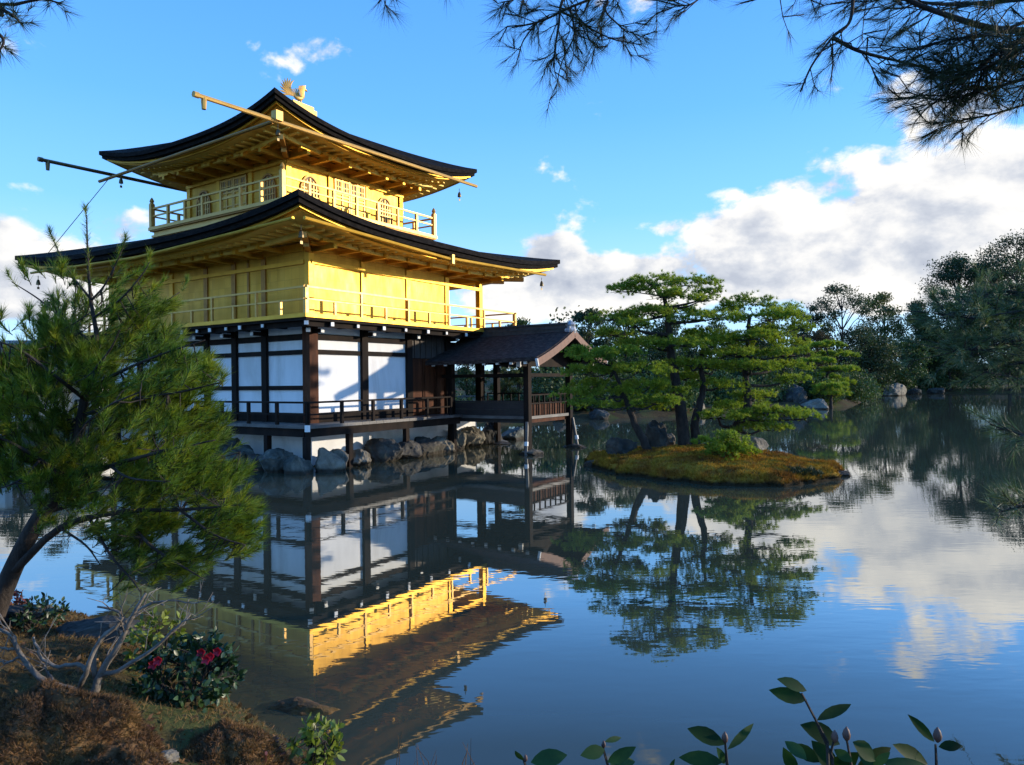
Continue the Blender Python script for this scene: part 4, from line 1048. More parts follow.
def shrub_mass(name, pts, m, seed, n, leaf, h, w):
    """undergrowth along a line of ground points, one mass"""
    rng = np.random.RandomState(seed); pts = np.array(pts, float); seg = np.linalg.norm(np.diff(pts, axis=0), axis=1); cum = np.concatenate([[0], np.cumsum(seg)])
    nb = int(cum[-1] / (w * .55)) + 1; parts = []
    for i in range(nb):
        s = rng.uniform(0, cum[-1]); x = np.interp(s, cum, pts[:, 0]) + rng.normal() * w * .4; y = np.interp(s, cum, pts[:, 1]) + abs(rng.normal()) * w * .8
        hh = h * rng.uniform(.5, 1.2); c = np.array((x, y, gh(x, y) + hh * .42)); k = n // nb
        d = unit(rng.normal(size=(k, 3))) * (rng.uniform(0, 1, (k, 1)) ** .4) * rng.uniform(.8, 1.2, (k, 1))
        parts.append(leaves(c + d * np.array((w * .6, w * .6, hh * .55)), leaf, rng))
    tag(link(name, cat_mesh(name, parts), m), kind='stuff')
shrub_mass('undergrowth', [(38, 90), (46, 101), (62, 104), (84, 102), (97, 90)], M_lf[2], 70, 40000, .34, 5.0, 3.2)
shrub_mass('undergrowth', [(1, 45.5), (10, 48), (20, 55), (29, 62), (37, 75)], M_lf[2], 71, 40000, .24, 3.0, 2.2)
shrub_mass('undergrowth', [(-8, 43), (0, 45), (8, 47.5)], M_lf[2], 72, 12000, .18, 1.6, 1.5)
shrub_mass('woods', [(0, 72), (25, 92), (50, 125), (80, 135), (120, 120)], M_lf[0], 73, 60000, .5, 8, 6)
shrub_mass('woods', [(-70, 60), (-40, 70), (-10, 72)], M_lf[0], 74, 14000, .4, 4, 4)
shrub_mass('undergrowth', [(-15.8, 22.4), (-17, 22), (-22, 20.5), (-32, 19)], M_lf[2], 75, 9000, .14, 1.0, 1.0)

# shore rocks
for i, (px, py, Z, s, m, lb) in enumerate([
        (793, 401, 58, (1.3, 1.0, 1.3), M_rock, 'tall grey rock on the far shore at the island tip'),
        (815, 406, 56, (1.2, .9, .7), M_rock_w, 'wide pale rock at the water beside tall grey shore rock'),
        (803, 405, 57, (.7, .6, .6), M_rock, 'small grey rock squeezed between two larger shore rocks'),
        (853, 395, 82, (1.3, 1.0, 1.3), M_rock_w, 'pale rock on the far shore below the airy tree'),
        (866, 396, 82, (1.5, 1.0, 1.0), M_rock_w, 'low pale rock just right of the shore rock below the airy tree'),
        (894, 394, 92, (2.6, 1.4, 1.5), M_rock_w, 'broad flat pale rock at the water below the yellowish tree'),
        (841, 403, 64, (.9, .7, .45), M_rock, 'low dark rock in the water before the clipped round pine'),
        (914, 393, 98, (1.0, .8, .8), M_rock, 'small dark rock on the bank right of the broad flat rock'),
        (936, 392, 100, (1.4, .9, .8), M_rock, 'grey rock at the foot of the far right bank'),
        (600, 417, 45, (.9, .7, .6), M_rock, 'dark rock on the shore behind the porch'),
        (561, 417, 44, (.6, .5, .5), M_rock, 'small rock on the shore seen past the porch post'),
        (700, 411, 50, (.8, .6, .7), M_rock_w, 'pale rock on the shore behind the island trunks')]):
    P = at(px, py, Z); P[2] = max(P[2], .05); rock(P, s, 300 + i, m, lb, 'rocks along the far shore')

# garden fence behind the porch
fn = empty('garden_fence', (*at(470, 400, 47.5)[:2], gh(*at(470, 400, 47.5)[:2]))); tag(fn, 'low wooden rail fence in the garden behind the porch', 'fence')
a, b_ = at(452, 400, 47), at(560, 400, 47.5); o0 = np.array(fn.location)
for k in range(13):
    p = a + (b_ - a) * k / 12; c = MB(); z0 = gh(p[0], p[1]) - o0[2]; c.tube([(p[0] - o0[0], p[1] - o0[1], z0 - .2), (p[0] - o0[0], p[1] - o0[1], z0 + 1.0)], .07, 8); c.build('fence_post', M_wood_deck, fn)
for hz in (.45, .85):
    c = MB(); c.tube([(a[0] - o0[0], a[1] - o0[1], hz), (b_[0] - o0[0], b_[1] - o0[1], hz)], .05, 8); c.build('rail', M_wood_deck, fn)

# temple hall at the far left
hl = empty('temple_hall', (-33, 42, gh(-33, 42)), R(12)); tag(hl, 'white walled hall with grey tiled roof behind the near pine', 'building')
c = MB(); c.box(-9, 9, -4, 4, -.5, 2.4); c.build('wall', M_plaster, hl)
c = MB(); n = 10
for sgn in (-1, 1):
    prof = [(sgn * 6.2 * (1 - t / n), 2.2 + 2.4 * (t / n) ** 1.35) for t in range(n + 1)]
    vs = [(x, y, z) for x in (-11, 11) for y, z in prof] + [(x, y, z - .3) for x in (-11, 11) for y, z in prof]
    m_ = n + 1; fs = [(i, i + 1, m_ + i + 1, m_ + i) for i in range(n)] + [(2 * m_ + i, 3 * m_ + i, 3 * m_ + i + 1, 2 * m_ + i + 1) for i in range(n)]
    fs += [(0, m_, 3 * m_, 2 * m_)] + [(i, 2 * m_ + i, 2 * m_ + i + 1, i + 1) for i in range(n)] + [(m_ + i, m_ + i + 1, 3 * m_ + i + 1, 3 * m_ + i) for i in range(n)]
    c.add(vs, fs)
for x in np.arange(-10.8, 11, .6): c.beam((x, -6.1, 2.27), (x, -3.0, 3.25), .12, .1)
c.build('roof', M_tile, hl)
for x in np.arange(-9, 9.1, 3):
    c = MB(); c.box(x - .14, x + .14, -4.08, -3.9, -.3, 2.3); c.build('post', M_wood, hl)
gw = empty('plaster_wall', (-19.5, 24.2, gh(-19.5, 24.2)), R(-6)); tag(gw, 'low white plaster wall with tiled coping at the left bank', 'wall')
c = MB(); c.box(-7, 2.6, -.15, .15, -.5, 1.05); c.build('wall', M_plaster, gw)
c = MB(); c.box(-7.1, 2.7, -.32, .32, 1.05, 1.15); c.box(-7.1, 2.7, -.12, .12, 1.15, 1.25); c.build('coping', M_tile, gw)

# ------------------------------------------------------------------ the near pine on the left bank
def near_pine():
    rng = np.random.RandomState(5); Z0 = 6.0
    trunk = [at(-14, 622, 6.1), at(10, 575, 6.05), at(38, 520, 6.0), at(66, 482, 6.0), at(78, 440, 6.0), at(86, 390, 6.0), at(97, 345, 6.0), at(91, 300, 6.0), at(88, 255, 6.0), at(87, 215, 6.0)]
    trunk[0][2] = gh(trunk[0][0], trunk[0][1]) - .15
    base = np.array((trunk[0][0], trunk[0][1], trunk[0][2] + .15))
    root = empty('pine_tree', tuple(base)); tag(root, 'young bushy pine with long needles on the near left bank, before the pavilion', 'pine tree')
    tp = curve_pts(trunk, 40); n = len(tp); T = np.array(tp)
    rad = np.interp(np.linspace(0, 1, n), [0, .25, .45, .7, 1], [.085, .065, .045, .018, .004])
    tm = MB(); tm.tube([p - base for p in tp], list(rad), 10)
    def limb(pts, r0, r1, k=12, nn=7):
        lp = curve_pts(pts, k); tm.tube([p - base for p in lp], list(np.linspace(r0, r1, len(lp))), nn); return np.array(lp)
    L_ = [T[int(n * .3):]]
    def B(pts, r0=.03, r1=.008): L_.append(limb([at(*p) for p in pts], r0, r1))
    B([(15, 570, 6.0), (60, 528, 5.9), (120, 512, 5.7), (180, 510, 5.5), (240, 505, 5.4)], .036, .006)
    B([(45, 512, 6.0), (90, 500, 6.3), (150, 490, 6.5), (215, 470, 6.6), (258, 470, 6.7)], .028, .005)
    B([(66, 482, 6.0), (110, 466, 5.6), (160, 452, 5.3), (215, 440, 5.2)], .024, .005)
    B([(84, 415, 6.0), (130, 400, 5.6), (180, 392, 5.4), (222, 382, 5.3)], .018, .004)
    B([(76, 455, 6.0), (130, 440, 6.3), (190, 428, 6.5), (236, 420, 6.6)], .018, .004)
    B([(70, 470, 6.0), (120, 480, 6.2), (180, 470, 6.3), (240, 452, 6.4)], .018, .004)
    B([(66, 482, 6.0), (40, 460, 5.7), (5, 440, 5.5), (-40, 425, 5.4)], .022, .005)
    B([(76, 450, 6.0), (120, 420, 6.4), (170, 395, 6.6), (220, 375, 6.7)], .02, .005)
    B([(80, 430, 6.0), (40, 410, 6.3), (0, 390, 6.5), (-40, 380, 6.6)], .02, .005)
    B([(86, 392, 6.0), (120, 372, 5.7), (160, 355, 5.5), (205, 340, 5.4)], .018, .004)
    B([(86, 400, 6.0), (50, 372, 5.6), (20, 350, 5.5), (-20, 335, 5.4)], .018, .004)
    B([(96, 350, 6.0), (120, 335, 6.3), (150, 312, 6.4), (180, 292, 6.5)], .014, .004)
    B([(95, 345, 6.0), (70, 325, 6.3), (40, 300, 6.4), (12, 282, 6.4)], .014, .004)
    B([(92, 300, 6.0), (105, 285, 5.9), (118, 260, 5.8), (126, 240, 5.8)], .010, .003)
    B([(90, 298, 6.0), (72, 275, 6.1), (58, 250, 6.1), (51, 233, 6.1)], .010, .003)
    B([(93, 318, 6.0), (120, 300, 5.7), (142, 275, 5.6), (150, 262, 5.6)], .010, .003)
    B([(120, 512, 5.7), (150, 545, 5.5), (180, 565, 5.4), (205, 580, 5.35)], .016, .004)
    B([(90, 520, 5.8), (110, 555, 5.5), (130, 578, 5.4), (140, 592, 5.3)], .014, .004)
    B([(180, 510, 5.5), (215, 535, 5.4), (245, 545, 5.4)], .012, .004)
    B([(60, 528, 5.9), (85, 545, 5.6), (100, 565, 5.5)], .012, .004)
    B([(150, 490, 6.5), (190, 495, 6.5), (235, 500, 6.5)], .012, .004)
    B([(110, 466, 5.6), (130, 478, 5.2), (170, 482, 5.0)], .012, .004)
    B([(40, 460, 5.7), (20, 480, 5.4), (-10, 492, 5.3)], .012, .004)
    B([(86, 392, 6.0), (95, 370, 5.5), (110, 350, 5.2), (120, 330, 5.0)], .012, .004)
    B([(80, 430, 6.0), (90, 420, 5.4), (110, 405, 5.0), (140, 392, 4.8)], .012, .004)
    S = np.concatenate([l[3:] for l in L_])
    # silhouette of the crown: left and right limit for each picture height
    ys = [200, 225, 245, 270, 295, 330, 370, 410, 450, 490, 530, 565, 590, 603]
    xl = [86, 80, 48, 12, 0, -30, -40, -40, -40, -40, 30, 70, 105, 130]; xr = [90, 96, 128, 158, 192, 206, 222, 232, 242, 268, 270, 252, 215, 160]
    P0, P1 = [], []; tries = 0
    CL = np.array([l[rng.randint(int(len(l) * .35), len(l))] + rng.normal(size=3) * np.array((.16, .30, .14)) for l in L_ for _ in range(5 if l is not L_[0] else 8)])
    CL = np.concatenate([CL, [at(*p) for p in ((10, 400, 6.3), (22, 362, 5.7), (-5, 430, 5.6), (42, 382, 6.1), (30, 432, 5.8), (58, 345, 6.2), (12, 332, 5.6), (50, 415, 5.9), (-15, 370, 6.3), (60, 470, 5.9), (20, 462, 5.6), (95, 455, 5.6), (36, 320, 6.3), (130, 545, 5.5), (160, 570, 5.4), (110, 580, 5.4))]])
    while len(P0) < 2500 and tries < 260000:
        tries += 1
        y = rng.uniform(262, 602); x = rng.uniform(-40, 268)
        if not (np.interp(y, ys, xl) < x < np.interp(y, ys, xr) - 4 + rng.normal() * 9): continue
        hw = max(.25, .95 * (1 - abs((y - 440) / 190) ** 2.2)); z = 6.0 + rng.normal() * hw * .45
        # open windows in the crown
        if ((x - 60) / 62) ** 2 + ((y - 566) / 38) ** 2 < 1: continue
        if ((x - 195) / 34) ** 2 + ((y - 500) / 16) ** 2 < 1 and rng.rand() < .75: continue
        if ((x - 8) / 34) ** 2 + ((y - 515) / 34) ** 2 < 1: continue
        if ((x - 10) / 30) ** 2 + ((y - 330) / 26) ** 2 < 1 and rng.rand() < .8: continue
        if ((x - 110) / 26) ** 2 + ((y - 375) / 10) ** 2 < 1 and rng.rand() < .5: continue
        if y < 318 and rng.rand() < (.85 if y < 300 else .5): continue
        p = at(x, y, z)
        if np.min(np.linalg.norm((CL - p) * np.array((1, .7, 1.25)), axis=1)) > rng.uniform(.10, .25): continue
        dd = np.linalg.norm(S - p, axis=1); j0 = np.argmin(dd)
        if dd[j0] > .5: continue
        P1.append(p); ax = T[np.argmin(np.abs(T[:, 2] - p[2]))]
        out = unit((p - ax) * np.array((1, 1, .3))); d = unit(out * .55 + np.array((.32, 0, .62 if y < 500 else .42)) + rng.normal(size=3) * .22)
        P0.append(p - d * rng.uniform(.10, .17))
        s = S[j0]
        if rng.rand() < .3 and dd[j0] < .3: tm.tube([s - base, (s + P0[-1]) / 2 - base + np.array((0, 0, -.015)), P0[-1] - base, p - base], [.005, .004, .0035, .0025], 5)
        else: tm.tube([P0[-1] - base, p - base], [.0035, .0022], 4)
    parts = [brush(np.array(P0) - base, np.array(P1) - base, 62, .11, .0050, rng, (.30, .90))]
    # long leaders at the top
    for pts in ([(91, 292, 6), (89, 262, 6), (87, 235, 6), (86, 210, 6)], [(60, 255, 6.1), (54, 240, 6.1), (50, 232, 6.1)], [(116, 262, 5.8), (121, 248, 5.8), (126, 238, 5.8)], [(146, 270, 5.6), (150, 255, 5.6)],
                [(20, 290, 6.4), (8, 274, 6.4)], [(182, 292, 6.5), (187, 280, 6.5)]):
        q = np.array([at(*p) for p in pts]) - base
        parts.append(brush(q[:-1], q[1:], 70, .085, .0036, rng, (.5, 1.15)))
        parts.append(brush(q[-1:] - np.array((0, 0, .03)), q[-1:] + np.array((0, 0, .02)), 60, .075, .003, rng, (.3, .9)))
    tm.build('trunk', M_bark, root, True)
    link('crown', cat_mesh('crown', parts), M_ndl_near, root)
near_pine()

# ------------------------------------------------------------------ the pine overhead on the right (its trunk stands outside the picture)
def overhead():
    rng = np.random.RandomState(9)
    base = np.array((4.6, 1.0, gh(4.6, 1.0)))
    root = empty('pine_tree', tuple(base)); tag(root, 'overhanging pine whose dark needle sprays hang into the top right of the sky', 'pine tree')
    tm = MB(); tp = curve_pts([base + np.array((0, 0, -.2)), base + np.array((-.1, .1, 1.5)), base + np.array((0, .4, 3.2)), base + np.array((-.2, .6, 5.2))], 14)
    tm.tube([p - base for p in tp], list(np.linspace(.2, .1, len(tp))), 10)
    shoots0, shoots1 = [], []; big0, big1, low0, low1 = [], [], [], []
    def limb(pts, r0, r1, twigs=0, tl=.3, spread=1.0, bucket=None, needle_len=None):
        P = [np.array(p, float) if len(p) == 3 and isinstance(p, np.ndarray) else at(*p) for p in pts]
        lp = curve_pts(P, 6 * len(P)); tm.tube([p - base for p in lp], list(np.linspace(r0, r1, len(lp))), 6)
        A = np.array(lp)
        for k in range(twigs):
            j = rng.randint(int(len(A) * .12), len(A) - 1); s = A[j]; d = unit(A[min(j + 1, len(A) - 1)] - A[j - 1])
            v = unit(d * .6 + rng.normal(size=3) * np.array((.6, .6, .45)) * spread + np.array((-.10, 0, -.18)))
            e = s + v * tl * rng.uniform(.4, 1.1); m_ = (s + e) / 2 + rng.normal(size=3) * tl * .08
            tm.tube([p - base for p in (s, m_, e)], [.0024, .0018, .0012], 4)
            e0 = e - unit(e - m_) * .05
            shoots0.append(e0); shoots1.append(e)
            if rng.rand() < .7:
                v2 = unit(v + rng.normal(size=3) * .6); e2 = m_ + v2 * tl * .45; tm.tube([m_ - base, e2 - base], [.003, .002], 4); shoots0.append(e2 - v2 * .045); shoots1.append(e2)
        e = A[-1]; d = unit(A[-1] - A[-3]); shoots0.append(e - d * .05); shoots1.append(e)
        return A
    top = tp[-3]
    # main boughs entering from the top right
    limb([top, (1180, -60, 2.6), (1060, 20, 2.7), (1000, 30, 2.75), (930, 10, 2.8), (880, -8, 2.9), (800, -10, 3.0), (740, 4, 3.0)], .02, .003, 40, .22)
    limb([(1060, 20, 2.7), (1000, 50, 2.6), (975, 70, 2.6), (945, 78, 2.65), (925, 72, 2.7)], .010, .003, 30, .16)
    limb([(960, -90, 2.7), (880, -60, 2.7), (856, -30, 2.7), (850, 20, 2.7), (832, 38, 2.7), (812, 65, 2.7), (800, 92, 2.7)], .009, .003, 12, .16)
    limb([(832, 38, 2.7), (860, 52, 2.7), (900, 62, 2.75), (925, 68, 2.8)], .008, .003, 14, .18)
    limb([(1100, 60, 2.4), (1040, 75, 2.5), (985, 90, 2.6), (940, 100, 2.7), (905, 92, 2.75)], .008, .002, 40, .15)
    limb([(1100, 84, 2.5), (1040, 100, 2.6), (990, 115, 2.7), (950, 122, 2.75), (925, 124, 2.8)], .006, .002, 24, .13)
    limb([(1100, 20, 2.4), (1040, 40, 2.5), (1000, 60, 2.55), (960, 80, 2.6)], .010, .003, 46, .19, 1.0)
    limb([(1100, 50, 2.5), (1030, 62, 2.6), (985, 70, 2.65), (950, 72, 2.7)], .008, .003, 46, .17, 1.0)
    limb([(1100, -10, 2.6), (1020, 0, 2.7), (950, 5, 2.8), (900, 0, 2.9), (850, -5, 2.9)], .010, .003, 50, .2)
    limb([(1030, 20, 2.6), (990, 35, 2.6), (950, 40, 2.6), (910, 50, 2.6)], .007, .003, 40, .17)
    # the spray in the top middle
    limb([(900, -120, 2.9), (760, -60, 3.0), (640, -30, 3.0), (570, -8, 3.0), (558, 30, 3.0), (553, 68, 3.0)], .014, .003, 20, .15)
    limb([(640, -30, 3.0), (600, -5, 3.0), (570, 8, 3.0), (540, 22, 3.0), (512, 28, 3.0)], .007, .003, 24, .16)
    limb([(560, 12, 3.0), (578, 20, 3.0), (592, 30, 3.0), (614, 40, 3.0), (640, 45, 3.0)], .005, .002, 18, .14)
    limb([(620, -20, 3.0), (605, 8, 3.0), (618, 25, 3.0), (628, 34, 3.0)], .005, .002, 12, .12)
    limb([(570, -10, 3.0), (535, -12, 3.0), (505, 5, 3.0)], .006, .003, 9, .13)
    limb([(570, 8, 3.0), (574, 35, 3.0), (562, 62, 3.0), (556, 88, 3.0)], .004, .002, 14, .11)
    limb([(540, 20, 3.0), (524, 40, 3.0), (518, 58, 3.0)], .004, .002, 4, .10)
    limb([(560, -60, 3.0), (470, -40, 3.0), (420, -20, 3.0), (388, -6, 3.0), (378, 4, 3.0)], .008, .003, 6, .12)
    limb([(760, -60, 3.0), (720, -25, 3.0), (690, 5, 3.0), (652, 0, 3.0)], .006, .002, 16, .14)
    # right side: a lower bough nearer the water
    for pts, cnt in (([tp[3], (1110, 440, 4.0), (1050, 440, 4.2), (1012, 432, 4.3), (990, 424, 4.4)], 10), ([tp[3], (1120, 500, 4.0), (1060, 500, 4.1), (1016, 508, 4.3), (1000, 512, 4.4)], 10)):
        P = [np.array(p) if isinstance(p, np.ndarray) else at(*p) for p in pts]; lp = curve_pts(P, 20); tm.tube([p - base for p in lp], list(np.linspace(.02, .004, len(lp))), 6); A = np.array(lp)
        for k in range(cnt):
            q0 = A[rng.randint(8, len(A))]; d = unit(rng.normal(size=3) + np.array((-.8, 0, .3))); low0.append(q0 + d * .02); low1.append(q0 + d * .15); tm.tube([q0 - base, q0 + d * .15 - base], [.004, .002], 4)
    for k in range(220):           # unseen crown clusters, added right of the picture to shade the camellia
        p = np.array((rng.uniform(3.6, 8.0), rng.uniform(-1.0, 3.0), rng.uniform(2.2, 6.5)))
        if p[0] < .80 * p[1] + 2.4: continue
        d = unit(rng.normal(size=3) + np.array((-.3, .2, .5))); big0.append(p); big1.append(p + d * .22)
        if k % 6 == 0: tm.tube([tp[-4] - base, (tp[-4] + p) / 2 - base + rng.normal(size=3) * .1, p - base], [.03, .02, .006], 5)
    A = np.array(shoots0) - base; Bq = np.array(shoots1) - base
    parts = [brush(A - (Bq - A) * .4, Bq, 30, .10, .0013, rng, (.22, .8)), brush(np.array(big0) - base, np.array(big1) - base, 60, .13, .006, rng, (.3, 1.0))]
    tm.build('trunk', M_bark, root, True)
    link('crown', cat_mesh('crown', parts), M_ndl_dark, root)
    link('low_boughs', cat_mesh('low_boughs', [brush(np.array(low0) - base, np.array(low1) - base, 46, .12, .003, rng, (.3, 1.0))]), M_ndl_side, root)

    # a second pine further along the bank: its boughs hang in at the right edge
    rng = np.random.RandomState(19)
    base2 = np.array((11.5, 9.2, 0.0)); base2[2] = gh(11.5, 9.2)
    r2 = empty('pine_tree', tuple(base2)); tag(r2, 'pine reaching in from the right edge, long grey green needles over the far bank', 'pine tree')
    t2 = MB(); tp2 = curve_pts([base2 + np.array((0, 0, -1.0)), base2 + np.array((-.2, .1, 1.5)), base2 + np.array((.1, .2, 3.4)), base2 + np.array((0, .2, 4.6))], 12)
    t2.tube([p - base2 for p in tp2], list(np.linspace(.16, .07, len(tp2))), 8)
    S0, S1 = [], []
    def bough(pts, r0, cnt, spread_px, zs=.35, up=.2):
        P = [p if isinstance(p, np.ndarray) else at(*p) for p in pts]
        lp = curve_pts(P, 18); t2.tube([p - base2 for p in lp], list(np.linspace(r0, .006, len(lp))), 6); A = np.array(lp)
        for k in range(cnt):
            s = A[rng.randint(4, len(A))]; e = s + rng.normal(size=3) * np.array((spread_px, zs, spread_px * .7)) + np.array((-.05, 0, .0))
            d = unit(unit(e - s) + np.array((-.55, -.1, up)) + rng.normal(size=3) * .3)
            t2.tube([s - base2, (s + e) / 2 - base2, e - base2], [.005, .004, .003], 4); S0.append(e - d * .12); S1.append(e)
    bough([tp2[-3], (1100, 318, 9.0), (1020, 312, 8.8), (975, 318, 8.7), (945, 314, 8.6)], .05, 150, .24)
    bough([tp2[-4], (1100, 345, 8.8), (1030, 340, 8.6), (990, 346, 8.5), (955, 352, 8.4)], .04, 130, .22, up=-.15)
    bough([tp2[-2], (1100, 300, 9.2), (1040, 292, 9.1), (1000, 292, 9.0), (965, 300, 9.0)], .04, 130, .22)
    bough([tp2[-5], (1100, 365, 8.8), (1050, 360, 8.6), (1010, 365, 8.5), (985, 372, 8.4)], .03, 60, .18, up=-.3)
    S0 = np.array(S0) - base2; S1 = np.array(S1) - base2
    t2.build('trunk', M_bark, r2, True)
    link('crown', cat_mesh('crown', [brush(S0, S1, 60, .15, .006, rng, (.3, 1.0))]), M_ndl_side, r2)

    # a sprig at the top left corner
    rng = np.random.RandomState(29); base3 = np.array((-4.4, 1.5, 0)); base3[2] = gh(*base3[:2])
    r3 = empty('pine_tree', tuple(base3)); tag(r3, 'pine showing only a dark needle sprig in the top left corner', 'pine tree')
    t3 = MB(); tp3 = curve_pts([base3 + np.array((0, 0, -.2)), base3 + np.array((.2, .2, 2.0)), base3 + np.array((0, .6, 4.4))], 10); t3.tube([p - base3 for p in tp3], list(np.linspace(.15, .06, len(tp3))), 8)
    S0, S1 = [], []
    for pts in ([tp3[-1], (-60, -20, 3.0), (0, 5, 3.0), (40, 0, 3.0), (62, 4, 3.0)], [(-40, -10, 3.0), (-10, 25, 3.0), (4, 40, 3.0), (0, 52, 3.0)], [(-20, 0, 3.0), (10, 14, 3.0), (22, 24, 3.0)]):
        P = [p if isinstance(p, np.ndarray) else at(*p) for p in pts]; lp = curve_pts(P, 14); t3.tube([p - base3 for p in lp], list(np.linspace(.012, .003, len(lp))), 5); A = np.array(lp)
        for k in range(9):
            s = A[rng.randint(5, len(A))]; e = s + rng.normal(size=3) * .045; S0.append(s); S1.append(e)
        S0.append(A[-2]); S1.append(A[-1])
    t3.build('trunk', M_bark, r3, True)
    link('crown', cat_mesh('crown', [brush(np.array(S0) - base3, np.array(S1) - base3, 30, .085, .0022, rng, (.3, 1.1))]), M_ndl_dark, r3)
overhead()

# ------------------------------------------------------------------ near left bank: bare shrub, camellia, mounds, stones
def bare_shrub():
    rng = np.random.RandomState(3); Z = 4.6
    base = at(92, 700, Z); base[2] = gh(base[0], base[1]) - .02
    root = empty('bare_shrub', tuple(base)); tag(root, 'leafless grey shrub with forked crooked branches on the near bank', 'shrub')
    tm = MB()
    def q(x, y, dz=0.0): return at(x / 3.925, 570 + y / 3.925, Z + dz)
    def br(pts, r0, r1, kids=0):
        P = [np.array(p) for p in pts]; lp = curve_pts(P, 16); lp = [p + rng.normal(size=3) * .004 for p in lp]
        tm.tube([p - base for p in lp], list(np.linspace(r0, r1, len(lp))), 7); A = np.array(lp)
        for k in range(kids):
            j = rng.randint(4, len(A) - 1); s = A[j]; d = unit(A[j] - A[j - 2]); v = unit(d + rng.normal(size=3) * .6 + np.array((0, 0, .25))); ln = rng.uniform(.10, .28)
            m_ = s + v * ln * .5 + rng.normal(size=3) * .015; e = s + v * ln + rng.normal(size=3) * .03
            rr = max(.0025, r1 * .6); tm.tube([p - base for p in (s, m_, e)], [rr, rr * .8, rr * .4], 5)
            v2 = unit(v + rng.normal(size=3) * .7); tm.tube([m_ - base, m_ + v2 * ln * .5 - base], [rr * .6, rr * .3], 4)
    b0 = np.array(base) + np.array((0, 0, -.06))
    br([b0, q(375, 470), q(395, 400), q(440, 330), q(490, 250), q(530, 150), q(575, 95)], .030, .009, 6)
    br([q(395, 415), q(460, 395), q(540, 350), q(620, 290), q(700, 220), q(740, 180)], .017, .006, 4)
    br([q(375, 430), q(365, 370), q(385, 280), q(440, 230), q(510, 190, .1), q(600, 130, .1), q(640, 140, .1)], .018, .007, 5)
    br([q(310, 470), q(330, 410, -.1), q(355, 350, -.1), q(400, 270, -.1), q(480, 190, -.1), q(430, 150, -.1), q(380, 145, -.1)], .019, .006, 6)
    br([b0, q(300, 480), q(240, 460), q(150, 425), q(95, 360), q(60, 290), q(35, 250), q(-10, 235)], .026, .009, 6)
    br([q(350, 405), q(300, 370), q(230, 380), q(165, 350), q(135, 290), q(130, 265)], .016, .006, 4)
    br([q(215, 460), q(190, 410, .1), q(160, 360, .1)], .012, .005, 3)
    br([q(60, 310), q(20, 310), q(-20, 300)], .009, .005, 3)
    br([q(75, 340), q(30, 365), q(-20, 360)], .009, .005, 3)
    br([q(470, 280), q(465, 225), q(490, 180)], .009, .004, 3)
    br([q(660, 255), q(720, 205, .1), q(740, 110, .1)], .006, .003, 3)
    br([q(600, 130, .1), q(680, 120, .1), q(760, 130, .1), q(840, 120, .1)], .007, .003, 4)
    tm.build('branches', M_bark_grey, root, True)
bare_shrub()

def big_leaf(mb, P, d, nrm, ln, w, fold=.18, curl=.15):
    """a pointed glossy leaf with a midrib fold and a curled tip"""
    d = unit(np.array(d, float)); s = unit(np.cross(d, nrm)); u = np.cross(s, d)
    prof = [(0, .02), (.15, .55), (.35, .95), (.55, 1.0), (.75, .75), (.9, .35), (1.0, .02)]
    vs = []
    for t, k in prof:
        c = np.array(P) + d * ln * t - u * curl * ln * t * t
        for sg in (-1, 0, 1): vs.append(c + s * sg * w * .5 * k + u * (abs(sg) * fold * w * .5 * k))
    fs = []
    for i in range(len(prof) - 1):
        for j in (0, 1): fs.append((i * 3 + j, i * 3 + j + 1, (i + 1) * 3 + j + 1, (i + 1) * 3 + j))
    mb.add(vs, fs)

def leafy_bush(name, label, cat, c, rad, n, ln, m, seed, stems=8, flowers=None, aspect=.5, up=.4, twig=M_bark):
    rng = np.random.RandomState(seed); c = np.array(c, float); base = np.array((c[0], c[1], gh(c[0], c[1])))
    root = empty(name, tuple(base)); tag(root, label, cat)
    st = MB(); lf = MB(); tips = []
    for k in range(stems):
        d = unit(rng.normal(size=3)); d[2] = abs(d[2]); e = c + d * np.array(rad) * rng.uniform(.4, .85); m_ = (base + e) / 2 + rng.normal(size=3) * .03
        st.tube([np.array((0, 0, -.05)), m_ - base, e - base], [.012, .008, .004], 5); tips.append(e)
    for k in range(n // 7):
        d = unit(rng.normal(size=3)); p = c + d * np.array(rad) * rng.uniform(.35, 1.0) ** .5
        if p[2] < base[2] + .01: continue
        out = unit((p - c) / np.array(rad) * .7 + np.array((0, 0, up)))
        t0 = min(tips, key=lambda q_: np.linalg.norm(q_ - p))
        st.tube([t0 - base, p - base], [.004, .002], 4)
        for j in range(7):
            a = j * 2.4 + rng.uniform(0, .5); v = unit(out * rng.uniform(.2, .9) + rng.normal(size=3) * .75)
            nr = unit(np.cross(v, rng.normal(size=3)) + out * .8)
            big_leaf(lf, p - base + v * .004 + out * rng.uniform(-.05, .02), v, nr, ln * rng.uniform(.7, 1.15), ln * aspect * rng.uniform(.85, 1.1))
    st.build('stem', twig, root); lf.build('leaves', m, root, True)
    for P in (flowers or []):
        f = MB(); P = np.array(P) - base
        for k in range(10):
            a = k / 10 * 2 * pi + (k % 2) * .3; r_ = .55 if k % 2 else 1.0
            v = np.array((cos(a) * .9, -.5 + sin(a * 2) * .1, sin(a) * .9)); big_leaf(f, P, v, np.array((0, -1, .3)), .034 * r_ + .008, .028, .3, -.2)
        f.build('flower', M_red, root, True)
    return root
fl = [at(159, 660, 4.62), at(154, 664, 4.66), at(211, 656, 4.75), at(202, 652, 4.8), at(218, 651, 4.85), at(147, 660, 5.1), at(207, 659, 4.7)]
leafy_bush('camellia_bush', 'dark glossy camellia bush with red flowers on the near bank', 'bush', at(188, 680, 4.95), (.36, .32, .33), 1700, .062, M_cam, 81, flowers=fl)
